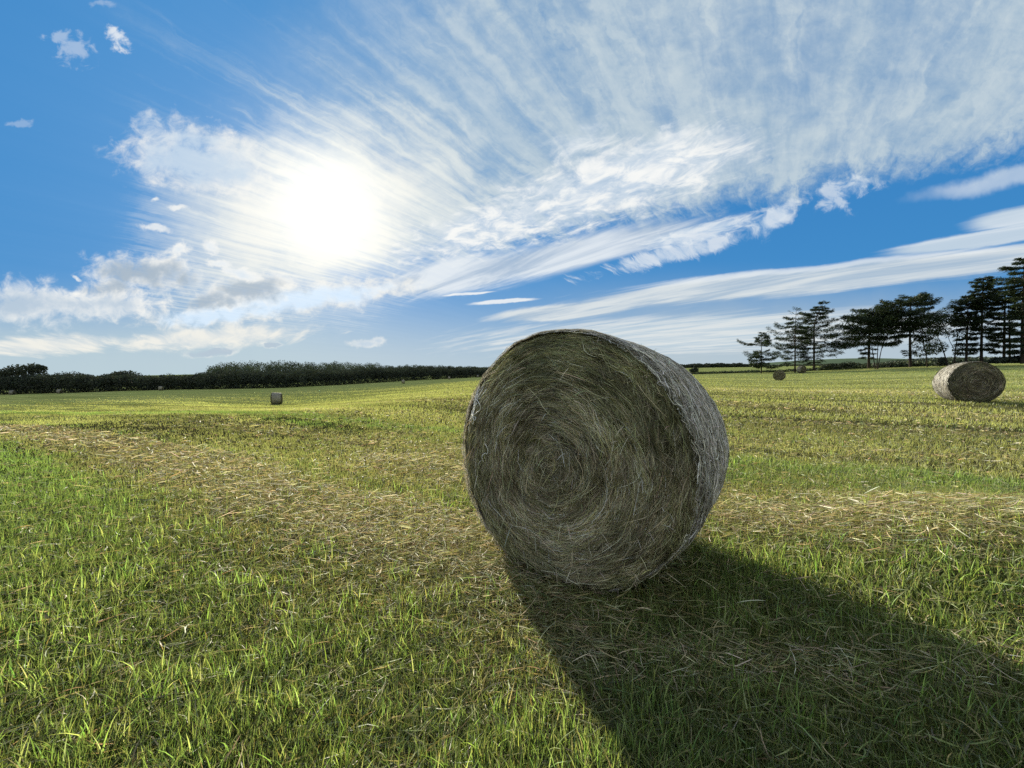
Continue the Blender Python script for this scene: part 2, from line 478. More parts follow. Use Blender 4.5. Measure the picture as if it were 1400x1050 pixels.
def _blur(A, ax, n):
    for _ in range(n):
        lo = np.take(A, np.r_[0, np.arange(A.shape[ax] - 1)], ax); hi = np.take(A, np.r_[np.arange(1, A.shape[ax]), A.shape[ax] - 1], ax)
        A = (lo + 2 * A + hi) / 4
    return A
_tab = _blur(_blur(_tab, 0, 10), 1, 6)

def height(X, Y):
    X, Y = np.asarray(X, float), np.asarray(Y, float)
    r = np.hypot(X, Y); az = np.arctan2(X, Y)
    az = np.where(np.abs(az) > np.pi / 2, np.sign(az) * (np.pi - np.abs(az)) * 0.6, az)
    azc = np.clip(az, -1.19, 1.19)
    d = np.clip(r * np.cos(azc), 4.0, 3999)
    fa = (azc + 1.2) / 2.4 * (_NA - 1); fl = (np.log(d) - np.log(4)) / (np.log(1000)) * (_NL - 1)
    ia, il = np.clip(fa.astype(int), 0, _NA - 2), np.clip(fl.astype(int), 0, _NL - 2)
    ta, tl = fa - ia, fl - il
    h = ((_tab[ia, il] * (1 - ta) + _tab[ia + 1, il] * ta) * (1 - tl) + (_tab[ia, il + 1] * (1 - ta) + _tab[ia + 1, il + 1] * ta) * tl)
    flatten = sstep(3.5, 7.0, r)
    behind = sstep(0.2, -1.0, Y / np.maximum(r, .01))
    rise = .38 * np.exp(-((X - 3.5) / 1.5) ** 2 - ((Y - 2.2) / 1.2) ** 2)  # ground hump added at the right to raise the bale's shadow edge
    return h * flatten * (1 - behind) + rise

def H1(x, y): return float(height(np.array([x]), np.array([y]))[0])

def on_ground(px, depth):
    u = ray(px, HOR)[0]
    return Vector((u * depth, depth, H1(u * depth, depth)))

# ------------------------------------------------------------------ how the field was mown: rows of cut hay
ROW_D = np.array([-0.857, 0.514]); ROW_N = np.array([0.514, 0.857])
def field(X, Y):
    """(straw, green, tall) 0..1 at a place of the field"""
    wob = (fbm(X * .35 + 9, Y * .35, 3, 3) - .5) * 0.9
    wv = X * ROW_N[0] + Y * ROW_N[1] + wob
    al = X * ROW_D[0] + Y * ROW_D[1]
    n1 = fbm(wv * 0.9 + 3, al * 0.22, 11, 4)
    n2 = fbm(X * 1.3, Y * 1.3, 23, 4)
    n3 = fbm(X * 4.0, Y * 4.0, 31, 3)
    def band(c, wd): return np.exp(-((wv - c) / wd) ** 2)
    hay = 1.4 * band(2.02, .46) * sstep(.75, .15, X) + 1.3 * band(3.55, .52) * sstep(-5, .5, -al + 2.5) + .35 * band(4.6, .5) + .3 * band(8.3, .5) + .35 * band(11.7, .6)
    far = sstep(9, 16, wv)
    hay = hay + far * .45 * sstep(.45, .75, vnoise(wv * .45, al * .05, 5))
    green = .9 * band(.55, .75) + 1.1 * (band(1.9, .8) + .7 * band(2.9, .6)) * sstep(.25, .8, X) + .55 * band(6.3, .55) + .30 * band(2.65, .25) + .35 * band(5.3, .3)
    green = green + .55 * sstep(1.2, .0, wv)
    straw = np.clip(hay * (.45 + 1.1 * n2) + (n1 - .5) * .8, 0, 1)
    grn = np.clip(green * (.5 + n2) + (n3 - .5) * .7 + (n1 < .42) * .15 + .12, 0, 1)
    # a long untidy wisp of raked hay lies across the bale's shadow
    wisp = np.exp(-((Y - 1.66 + .10 * X) / .13) ** 2) * sstep(.1, .4, X) * sstep(2.6, 1.9, X)
    # thin dark gaps between the mown rows
    gap = (1.1 * band(12.1, .42) + 1.1 * band(9.1, .32) + .9 * band(14.6, .4) + .9 * band(18.5, .5) + .6 * band(4.15, .12) + .8 * band(7.3, .22) + .8 * band(24, .7) + .8 * band(31, .8) + .7 * band(42, 1.2)) * sstep(.38, .60, vnoise(al * .22 + wv * .3, wv * .9, 77))
    field.gap = gap
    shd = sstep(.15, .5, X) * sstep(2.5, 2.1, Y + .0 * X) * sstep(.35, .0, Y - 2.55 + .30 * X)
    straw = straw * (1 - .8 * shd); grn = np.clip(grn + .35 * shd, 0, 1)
    return np.clip(straw + .9 * wisp * (n2 + .3), 0, 1), grn, n2

# ------------------------------------------------------------------ ground sheet
def make_ground():
    rr = np.concatenate([np.geomspace(0.2, 40, 300), np.geomspace(40, 6000, 150)[1:]])
    th = np.concatenate([np.linspace(-1.2, 1.2, 460), np.linspace(1.2, 2 * np.pi - 1.2, 60)[1:-1]])
    A, RR = np.meshgrid(th, rr, indexing='ij')
    X, Y = RR * np.sin(A), RR * np.cos(A)
    Z = height(X, Y)
    near = sstep(30, 3, RR)
    Z = Z - 0.015 + near * ((fbm(X * 3.1, Y * 3.1, 41, 4) - .5) * .07 + (fbm(X * 14, Y * 14, 43, 2) - .5) * .03)
    mid = sstep(4, 9, RR) * sstep(260, 60, RR)
    wv = X * ROW_N[0] + Y * ROW_N[1] + (fbm(X * .05, Y * .05, 51, 2) - .5) * 5
    Z = Z + mid * (fbm(wv * .55, (X * ROW_D[0] + Y * ROW_D[1]) * .06, 53, 3) - .5) * .16
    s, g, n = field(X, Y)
    P = np.stack([X, Y, Z], -1)
    nu, nv = P.shape[:2]
    idx = np.arange(nu * nv).reshape(nu, nv); b = np.roll(idx, -1, 0)
    q = np.stack([b[:, :-1], idx[:, :-1], idx[:, 1:], b[:, 1:]], -1).reshape(-1, 4)
    cen = np.array([[0, 0, -0.015]])
    V = np.concatenate([P.reshape(-1, 3), cen])
    tri = np.stack([b[:, 0], np.full(nu, nu * nv), idx[:, 0]], -1)
    loops = np.concatenate([q.ravel(), tri.ravel()]); cnt = np.concatenate([np.full(len(q), 4), np.full(len(tri), 3)])
    ex = {'straw': np.append(s.ravel(), .3), 'green': np.append(g.ravel(), .5)}
    me = np_mesh('ground', V, loops, cnt, ground_material(), True, None, ex)
    return props(link(bpy.data.objects.new('ground', me)), kind='structure')

def attr(name, out='Fac'):
    nd = node('ShaderNodeAttribute', attribute_name=name); return N(nd.outputs[out])

def ground_material():
    m = new_mat('field_stubble')
    geo = node('ShaderNodeNewGeometry'); Pn = N(geo.outputs['Position'])
    sp = node('ShaderNodeSeparateXYZ'); put(sp.inputs[0], Pn)
    x, y = N(sp.outputs[0]), N(sp.outputs[1])
    wv = x * float(ROW_N[0]) + y * float(ROW_N[1]); al = x * float(ROW_D[0]) + y * float(ROW_D[1])
    rows = noise(vec(wv * 0.45, al * 0.018, 0.0), 1.0, 5, 0.6, 0.25)
    rows2 = noise(vec(wv * 1.6, al * 0.06, 5.0), 1.0, 4, 0.6, 0.2)
    patch = noise(vec(x, y, 0.0), 0.06, 5, 0.6)
    grain = noise(vec(x, y, 0.0), 9.0, 5, 0.65)
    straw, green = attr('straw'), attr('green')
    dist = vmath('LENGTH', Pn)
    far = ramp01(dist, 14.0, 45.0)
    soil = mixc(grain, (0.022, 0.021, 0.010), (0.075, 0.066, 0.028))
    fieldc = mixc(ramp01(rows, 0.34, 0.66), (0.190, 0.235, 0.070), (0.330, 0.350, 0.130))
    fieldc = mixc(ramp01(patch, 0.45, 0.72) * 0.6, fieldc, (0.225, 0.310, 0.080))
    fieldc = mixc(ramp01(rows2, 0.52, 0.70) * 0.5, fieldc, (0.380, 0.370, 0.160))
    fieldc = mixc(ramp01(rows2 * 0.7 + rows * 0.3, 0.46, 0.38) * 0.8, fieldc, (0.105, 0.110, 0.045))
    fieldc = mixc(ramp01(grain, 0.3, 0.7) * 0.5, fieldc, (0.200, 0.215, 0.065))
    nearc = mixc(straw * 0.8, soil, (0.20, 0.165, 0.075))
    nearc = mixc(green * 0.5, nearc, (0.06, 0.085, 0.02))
    c = mixc(far, nearc, fieldc)
    bs = node('ShaderNodeBsdfDiffuse'); put(bs.inputs['Color'], c); bs.inputs['Roughness'].default_value = 1.0
    bp = node('ShaderNodeBump'); bp.inputs['Strength'].default_value = 0.3; bp.inputs['Distance'].default_value = 0.15
    put(bp.inputs['Height'], grain + rows2 * 1.2)
    put(bs.inputs['Normal'], N(bp.outputs[0]))
    return finish(m, N(bs.outputs[0]))

def leaf_material(name, trans=0.5, gloss=0.06, rough=0.35, gain=1.0, warm=(1.08, 1.10, 0.66)):
    m = new_mat(name)
    c = attr('tint', 'Color')
    if gain != 1.0: c = mixc(1.0, c, (gain, gain, gain), 'MULTIPLY')
    d = node('ShaderNodeBsdfDiffuse'); put(d.inputs['Color'], c)
    t = node('ShaderNodeBsdfTranslucent'); put(t.inputs['Color'], mixc(1.0, c, warm, 'MULTIPLY'))
    mx = node('ShaderNodeMixShader'); mx.inputs[0].default_value = trans
    N.tree.links.new(d.outputs[0], mx.inputs[1]); N.tree.links.new(t.outputs[0], mx.inputs[2])
    g = node('ShaderNodeBsdfGlossy'); put(g.inputs['Color'], (0.9, 0.9, 0.85)); g.inputs['Roughness'].default_value = rough
    m2 = node('ShaderNodeMixShader'); m2.inputs[0].default_value = gloss
    N.tree.links.new(mx.outputs[0], m2.inputs[1]); N.tree.links.new(g.outputs[0], m2.inputs[2])
    return finish(m, N(m2.outputs[0]))

# ------------------------------------------------------------------ grass and straw
rng = np.random.default_rng(7)
BALE_XY = (0.226, 2.19)
def scatter(n, r0, r1, half=1.25, power=0.0):
    t = rng.random(n)
    if power: t = t ** (1 / (1 + power))
    r = r0 * (r1 / r0) ** t
    a = (rng.random(n) * 2 - 1) * half
    return r * np.sin(a), r * np.cos(a), r

def unit(a): return a / (np.linalg.norm(a, axis=-1, keepdims=True) + 1e-9)

def blades(geo, X, Y, r, h, wd, lean_az, lean, tint, seg=3, curl=0.6, base_lift=0.0):
    """upright leaves: h height, lean 0..1 how far the tip bends over"""
    n = len(X)
    Z = height(X, Y) - 0.012 + base_lift
    t = np.linspace(0, 1, seg + 1)
    dirh = np.stack([np.cos(lean_az), np.sin(lean_az), np.zeros(n)], -1)
    horiz = (lean * h)[:, None] * (t[None] ** (1 + curl))
    up = h[:, None] * t[None] * np.sqrt(np.clip(1 - 0.55 * (lean[:, None] * t[None]) ** 2, .05, 1))
    P = np.zeros((n, seg + 1, 3)); P[..., 0] = X[:, None]; P[..., 1] = Y[:, None]; P[..., 2] = Z[:, None]
    P += dirh[:, None, :] * horiz[..., None]; P[..., 2] += up
    fa = rng.random(n) * np.pi
    wdir = np.stack([np.cos(fa), np.sin(fa), np.zeros(n)], -1)
    wdir = unit(wdir + 0.001)
    prof = np.clip(1 - t ** 2.2, 0.04, 1)
    W = wdir[:, None, :] * (wd[:, None] * prof[None] * .5)[..., None]
    shade = (0.80 + 0.25 * t)[None, :, None]
    geo.ribbons(P, W, tint[:, None, :] * np.ones_like(shade) )

def lying(geo, X, Y, L, wd, az, lift, tint, seg=4, curve=0.5, zoff=0.0):
    """cut stems lying every way on the stubble"""
    n = len(X)
    t = np.linspace(-.5, .5, seg + 1)
    k = (rng.random(n) - .5) * 2 * curve * 2
    ang = az[:, None] + k[:, None] * t[None]
    dx = np.cos(ang) * (L / seg)[:, None]; dy = np.sin(ang) * (L / seg)[:, None]
    px = X[:, None] + np.cumsum(dx, 1) - dx[:, :1]; py = Y[:, None] + np.cumsum(dy, 1) - dy[:, :1]
    tilt = rng.normal(0, .22, n)
    bow = rng.normal(0, .16, n)
    hz = lift[:, None] + zoff + L[:, None] * (tilt[:, None] * t[None] + bow[:, None] * (0.25 - t[None] ** 2))
    pz = height(px, py) + np.maximum(hz, -.01)
    P = np.stack([px, py, pz], -1)
    ta = np.stack([np.cos(ang), np.sin(ang), np.zeros_like(ang)], -1)
    roll = rng.random(n) * np.pi
    side = np.stack([-np.sin(ang), np.cos(ang), np.zeros_like(ang)], -1)
    upv = np.array([0, 0, 1.0])
    wv = side * np.cos(roll)[:, None, None] + upv * np.sin(roll)[:, None, None]
    prof = np.clip(1.05 - (np.abs(t) * 1.9) ** 3, .15, 1)
    geo.ribbons(P, wv * (wd[:, None] * prof[None] * .5)[..., None], tint)

def pal(n, cols, jit=.25, bright=.25):
    cols = np.array(cols); i = rng.integers(0, len(cols), n)
    c = cols[i] * (1 + rng.normal(0, bright, (n, 1))).clip(.35, 1.9) * (1 + rng.normal(0, jit * .4, (n, 3)))
    return np.clip(c, .004, .9)

GREEN = [(0.110, 0.150, 0.042), (0.155, 0.198, 0.058), (0.085, 0.118, 0.036), (0.195, 0.228, 0.078)]
OLIVE = [(0.260, 0.275, 0.100), (0.320, 0.320, 0.135), (0.200, 0.215, 0.078), (0.370, 0.345, 0.170)]
OLIVE_D = [(0.165, 0.170, 0.050), (0.210, 0.195, 0.065), (0.120, 0.120, 0.038), (0.250, 0.215, 0.085)]
STRAW = [(0.400, 0.345, 0.195), (0.520, 0.465, 0.285), (0.280, 0.230, 0.115), (0.650, 0.600, 0.420), (0.150, 0.118, 0.060)]

def outside_bale(X, Y):
    # keep blades out of the bale's body (its footprint, seen from above)
    return ~inside_bale(X, Y)

def make_grass(scale=1.0):
    gm = leaf_material('grass_blade', 0.55, 0.025, 0.5)
    sm = leaf_material('dry_straw', 0.35, 0.035, 0.5, warm=(1.1, 1.0, 0.75))
    G = Geo()
    # dense stubble: short, part green part dry
    n = int(340000 * scale)
    X, Y, r = scatter(n, .75, 120)
    n3 = int(300000 * scale); X3, Y3, r3 = scatter(n3, 3.5, 90)
    X, Y, r = np.append(X, X3), np.append(Y, Y3), np.append(r, r3); n = len(X)
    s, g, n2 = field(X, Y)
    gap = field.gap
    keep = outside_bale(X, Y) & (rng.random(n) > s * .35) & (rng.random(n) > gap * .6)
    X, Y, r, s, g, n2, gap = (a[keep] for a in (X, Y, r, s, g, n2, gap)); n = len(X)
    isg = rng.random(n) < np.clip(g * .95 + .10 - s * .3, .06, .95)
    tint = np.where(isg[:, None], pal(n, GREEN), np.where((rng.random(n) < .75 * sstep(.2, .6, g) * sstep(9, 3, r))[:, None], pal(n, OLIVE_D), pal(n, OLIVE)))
    soft = (sstep(2.0, 9, r) * .80)[:, None]
    wv_ = X * ROW_N[0] + Y * ROW_N[1]; al_ = X * ROW_D[0] + Y * ROW_D[1]
    ln_ = fbm(wv_ * 1.1, al_ * .10, 87, 4); ln2 = fbm(wv_ * .33, al_ * .02, 89, 3)
    tone = (.44 + .56 * fbm(X * .9, Y * .9, 83, 4) + .56 * ln_)[:, None]
    dk = sstep(6, 14, r) * (.34 * sstep(.46, .36, ln_) + .28 * sstep(.43, .34, ln2)); tone = tone * (1 - dk)[:, None] * (1 + .16 * sstep(6, 14, r) * sstep(.5, .65, ln2))[:, None]
    mean = np.where((g > .45)[:, None], np.array([[.190, .255, .080]]), np.array([[.265, .278, .105]]))
    mean = mean * (1 - s[:, None] * .8) + np.array([[.385, .335, .175]]) * s[:, None] * .8
    mean = np.where((g > .62)[:, None], np.array([[.185, .285, .080]]), mean)
    tint = (tint * (1 - soft) + mean * soft) * tone * (1 - .75 * np.clip(gap, 0, 1))[:, None]
    lod = np.clip(r / 2.2, 1, 30)
    h = (.035 + .045 * rng.random(n) + .030 * g * rng.random(n)) * np.clip(lod ** .12, 1, 1.4)
    wd = (.0021 + .0019 * rng.random(n)) * np.where(r > 3.5, .62, 1) * lod ** .95
    blades(G, X, Y, r, h, wd, rng.random(n) * 6.283, rng.random(n) * .9, tint, 2)
    # taller fresh tufts in the green strips, gathered in clumps
    n = int(120000 * scale)
    X, Y, r = scatter(n, .75, 26)
    s, g, n2 = field(X, Y)
    clump = vnoise(X * 9, Y * 9, 61) * .6 + vnoise(X * 3, Y * 3, 63) * .4
    keep = outside_bale(X, Y) & (rng.random(n) < np.clip((g - .12) * 1.5, 0.02, 1) * sstep(.30, .62, clump))
    X, Y, r, s, g, clump = (a[keep] for a in (X, Y, r, s, g, clump)); n = len(X)
    lod = np.clip(r / 2.2, 1, 10)
    h = (.045 + .070 * rng.random(n) ** 1.6) * (.6 + .6 * clump)
    tint = pal(n, GREEN + [(0.21, 0.30, 0.085), (0.25, 0.33, 0.105)], .2, .28)
    blades(G, X, Y, r, h, (.0030 + .0024 * rng.random(n)) * lod ** .8, rng.random(n) * 6.283, .08 + .55 * rng.random(n) ** 1.8, tint, 4, 1.0)
    # scattered taller blades that catch the light near the camera
    n = int(26000 * scale)
    X, Y, r = scatter(n, .75, 4.5)
    s, g, n2 = field(X, Y)
    clump = vnoise(X * 6, Y * 6, 67)
    keep = outside_bale(X, Y) & (rng.random(n) < np.clip(g * 1.3 - .1, .03, 1) * sstep(.35, .75, clump))
    X, Y, r = X[keep], Y[keep], r[keep]; n = len(X)
    tint = pal(n, [(.24, .33, .09), (.30, .38, .12), (.18, .27, .06), (.34, .36, .15)], .2, .25)
    blades(G, X, Y, r, .07 + .07 * rng.random(n), (.0034 + .0026 * rng.random(n)) * np.clip(r / 2.2, 1, 3) ** .5, rng.random(n) * 6.283, .10 + .6 * rng.random(n) ** 1.5, tint, 4, 1.0)
    grass = props(G.build('grass', gm), 'short green and yellowing grass stubble covering the mown field', 'grass', kind='stuff')
    # hay litter
    S = Geo()
    n = int(230000 * scale)
    X, Y, r = scatter(n, .75, 30)
    s, g, n2 = field(X, Y)
    keep = outside_bale(X, Y) & (rng.random(n) < np.clip(s * 1.1 - .02, .05, 1))
    X, Y, r, s = (a[keep] for a in (X, Y, r, s)); n = len(X)
    lod = np.clip(r / 2.2, 1, 12)
    L = .03 + .12 * rng.random(n) ** 1.8
    az = np.where(rng.random(n) < .35, math.atan2(ROW_D[1], ROW_D[0]) + rng.normal(0, .5, n), rng.random(n) * 6.283)
    tint = pal(n, STRAW + OLIVE[:2], .2, .28)
    lying(S, X, Y, L * np.clip(lod ** .2, 1, 1.6), (.0017 + .0015 * rng.random(n)) * lod ** .9, az, .012 + .085 * s * rng.random(n), tint)
    n = int(4200 * scale)
    a_ = rng.random(n) * 6.283; q_ = .34 + .22 * np.abs(rng.normal(0, 1, n)); v_ = rng.random(n) * 1.5 - .25
    sgn = np.where(rng.random(n) < .5, -1, 1); cb, sb = math.cos(B_YAW), math.sin(B_YAW)
    lx = np.where(rng.random(n) < .6, rng.normal(0, .45, n), sgn * q_); ly = np.where(np.abs(lx) < .4, np.where(rng.random(n) < .85, .03 - .22 * np.abs(rng.normal(0, 1, n)), v_), v_)
    X, Y = BALE_XY[0] + lx * cb + ly * sb, BALE_XY[1] - lx * sb + ly * cb
    keep = outside_bale(X, Y); X, Y = X[keep], Y[keep]; n = len(X)
    lying(S, X, Y, .05 + .13 * rng.random(n), .0022 + .0018 * rng.random(n), rng.random(n) * 6.283, .01 + .07 * rng.random(n), pal(n, STRAW[:3] + OLIVE_D + GREEN, .2, .3))
    # half-dead leaves matted among the stubble everywhere
    n = int(60000 * scale)
    X, Y, r = scatter(n, .75, 14)
    keep = outside_bale(X, Y); X, Y, r = X[keep], Y[keep], r[keep]; n = len(X)
    lod = np.clip(r / 2.2, 1, 8)
    s, g, n2 = field(X, Y)
    tint = np.where((rng.random(n) < .45)[:, None], pal(n, [(0.10, 0.12, .04), (.15, .16, .06), (.075, .08, .03)]), pal(n, OLIVE + STRAW[:1]))
    lying(S, X, Y, .05 + .10 * rng.random(n), (.0028 + .002 * rng.random(n)) * lod ** .9, rng.random(n) * 6.283, .008 + .03 * rng.random(n), tint, 3, .7)
    straw = props(S.build('loose_hay', sm), 'loose cut hay stems scattered in pale rows over the stubble', 'hay', kind='stuff')
    return grass, straw
# ================================================================== round bales
BR, BL = 0.75, 1.10
B_YAW = 0.65

def bale_r(phi):
    """outline of the bale, slightly slumped and out of round; phi 0 = right, 90 = top"""
    d = lambda c, wd: np.exp(-(((phi - R(c) + np.pi) % (2 * np.pi) - np.pi) / R(wd)) ** 2)
    return BR * (1.014 - .020 * d(-90, 32) - .045 * d(-50, 26) - .012 * d(140, 22) + .010 * d(105, 20) + .008 * d(200, 30) - .008 * d(30, 30))

def bale_pt(phi, q, y):
    """point of the round side; q scales the radius"""
    r = bale_r(phi) * q
    return np.stack([r * np.cos(phi), y, r * np.sin(phi) + BR * .975], -1)

def face_y(rho, phi, seed, hero):
    u = rho / BR
    y = .115 * np.clip(u, 0, 1.1) ** 7 - .035 * (1 - u ** 2)
    k = 1.0 if hero else .6
    y = y + k * ((fbm(u * 30 + phi * .32, np.cos(phi) * 2 + 5, seed, 3) - .5) * .045
         + (fbm(rho * np.cos(phi) * 14, rho * np.sin(phi) * 14, seed + 4, 3) - .5) * .050)
    if hero:
        x, z = rho * np.cos(phi), rho * np.sin(phi)
        for (cx, cz, wx, wz, dp) in ((-.20, -.03, .05, .10, .05), (-.23, -.20, .08, .06, .06), (-.10, .10, .10, .035, .035), (.30, -.10, .05, .08, .03), (.46, .10, .04, .16, .02)):
            y = y + dp * np.exp(-((x - cx) / wx) ** 2 - ((z - cz) / wz) ** 2)
    return y

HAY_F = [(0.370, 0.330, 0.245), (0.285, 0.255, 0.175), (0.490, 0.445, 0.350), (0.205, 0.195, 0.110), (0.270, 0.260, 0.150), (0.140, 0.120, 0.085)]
HAY_W = [(0.48, 0.455, 0.385), (0.60, 0.575, 0.50), (0.38, 0.355, 0.285), (0.70, 0.675, 0.61), (0.28, 0.255, 0.19)]

def bale_end(front, seed, hero, n_str):
    g = Geo()
    nr, na = (70, 300) if hero else (26, 84)
    u = np.linspace(.002, 1.0, nr); phi = np.linspace(0, 2 * np.pi, na, endpoint=False)
    PH, U = np.meshgrid(phi, u, indexing='ij')
    rr = bale_r(PH) * U
    Y = face_y(rr, PH, seed, hero)
    ring = fbm(U * 30 + PH * .32, np.cos(PH) * 1.5 + 3, seed + 9, 3)
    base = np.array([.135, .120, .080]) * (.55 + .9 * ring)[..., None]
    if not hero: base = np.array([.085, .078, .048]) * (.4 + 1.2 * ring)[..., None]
    P = np.stack([rr * np.cos(PH), Y, rr * np.sin(PH) + BR * .975], -1)
    g.grid(P, closed_u=True, tint=base)
    def zone(u, ph, n):
        """dry brown heart, greener outer rings, worn patches"""
        grn = sstep(.55, .95, u + (fbm(np.cos(ph) * 2 + u * 3, np.sin(ph) * 2, seed + 21, 3) - .5) * .9)
        return grn
    n = n_str
    u0 = np.sqrt(rng.random(n)) * .985 + .008
    ph0 = rng.random(n) * 2 * np.pi
    k = 5
    L = (.05 + .20 * rng.random(n) ** 1.6) * (1 if hero else 1.4)
    slope = rng.normal(.0, .24, n) + (fbm(u0 * 9 + 7, ph0 * 6, seed + 41, 2) - .5) * .7 + np.where(u0 < .28, rng.normal(0, .45, n), 0) + np.where(rng.random(n) < .08, rng.normal(0, 1.1, n), 0)
    s = np.linspace(-.5, .5, k + 1)[None] * L[:, None]
    rho = u0 * BR
    rh = np.clip(rho[:, None] + s * np.sin(slope)[:, None] + rng.normal(0, .25, (n, 1)) * s ** 2 / L[:, None], .004, None)
    ph = ph0[:, None] + s * np.cos(slope)[:, None] / np.maximum(rho, .05)[:, None]
    rh = np.minimum(rh, bale_r(ph) * 1.0)
    lift = .001 + .016 * rng.random(n) ** 2 + np.where(rng.random(n) < .06, .026 * rng.random(n), 0)
    tl = rng.normal(0, .10, n)
    yy = face_y(rh, ph, seed, hero) - lift[:, None] - np.abs(s * tl[:, None])
    P = np.stack([rh * np.cos(ph), yy, rh * np.sin(ph) + BR * .975], -1)
    T = unit(np.gradient(P, axis=1))
    nrm = np.zeros_like(P); nrm[..., 1] = -1
    side = unit(np.cross(T, nrm))
    roll = rng.normal(0, .6, n)[:, None, None]
    wv = side * np.cos(roll) + nrm * np.sin(roll)
    wd = (.0013 + .0013 * rng.random(n)) * (1.0 if hero else 3.8)
    prof = np.array([.4, .9, 1, 1, .9, .35])[:k + 1]
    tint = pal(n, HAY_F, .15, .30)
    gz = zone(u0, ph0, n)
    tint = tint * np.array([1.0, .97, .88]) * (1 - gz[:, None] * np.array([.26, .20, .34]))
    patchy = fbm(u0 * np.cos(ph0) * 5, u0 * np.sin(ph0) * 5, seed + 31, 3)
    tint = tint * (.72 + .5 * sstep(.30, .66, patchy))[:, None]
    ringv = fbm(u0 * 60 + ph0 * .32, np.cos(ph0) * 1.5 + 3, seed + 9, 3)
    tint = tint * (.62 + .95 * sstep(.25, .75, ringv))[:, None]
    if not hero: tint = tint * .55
    bright = rng.random(n) < .06
    tint[bright] *= 1.8
    g.ribbons(P, wv * (wd[:, None] * prof[None] * .5)[..., None], np.clip(tint, .005, .7))
    # stray stems that stick out of the end
    n = n_str // 45
    u0 = np.sqrt(rng.random(n)); ph0 = rng.random(n) * 6.283; L = .03 + .08 * rng.random(n)
    rho = u0 * bale_r(ph0) * .99
    b = np.stack([rho * np.cos(ph0), face_y(rho, ph0, seed, hero), rho * np.sin(ph0) + BR * .975], -1)
    d = unit(np.stack([-np.sin(ph0), -.6 - .0 * ph0, np.cos(ph0)], -1) + rng.normal(0, .6, (n, 3))); d[:, 1] = -np.abs(d[:, 1])
    t = np.linspace(0, 1, 4)[None, :, None]
    sag = np.array([0, 0, -1.0]) * (L[:, None, None] * .5) * t ** 2
    P = b[:, None] + d[:, None] * L[:, None, None] * t + sag
    sd = unit(np.cross(d, rng.normal(0, 1, (n, 3))))
    g.ribbons(P, sd[:, None] * np.array([1, .9, .8, .3])[None, :, None] * .0014 * (1 if hero else 3), np.clip(pal(n, HAY_F) * 1.5, .01, .7))
    if not front:
        for i, v in enumerate(g.v):
            v = v.copy(); v[:, 1] = BL - v[:, 1]; v[:, 0] = -v[:, 0]
            v[:, [0, 2]] = (v[:, [0, 2]] - np.array([0, BR * .975])) * .955 + np.array([0, BR * .975])
            up_ = np.clip(v[:, 2] - BR * .975, 0, None); v[:, 2] -= up_ * .062
            g.v[i] = v
    return g

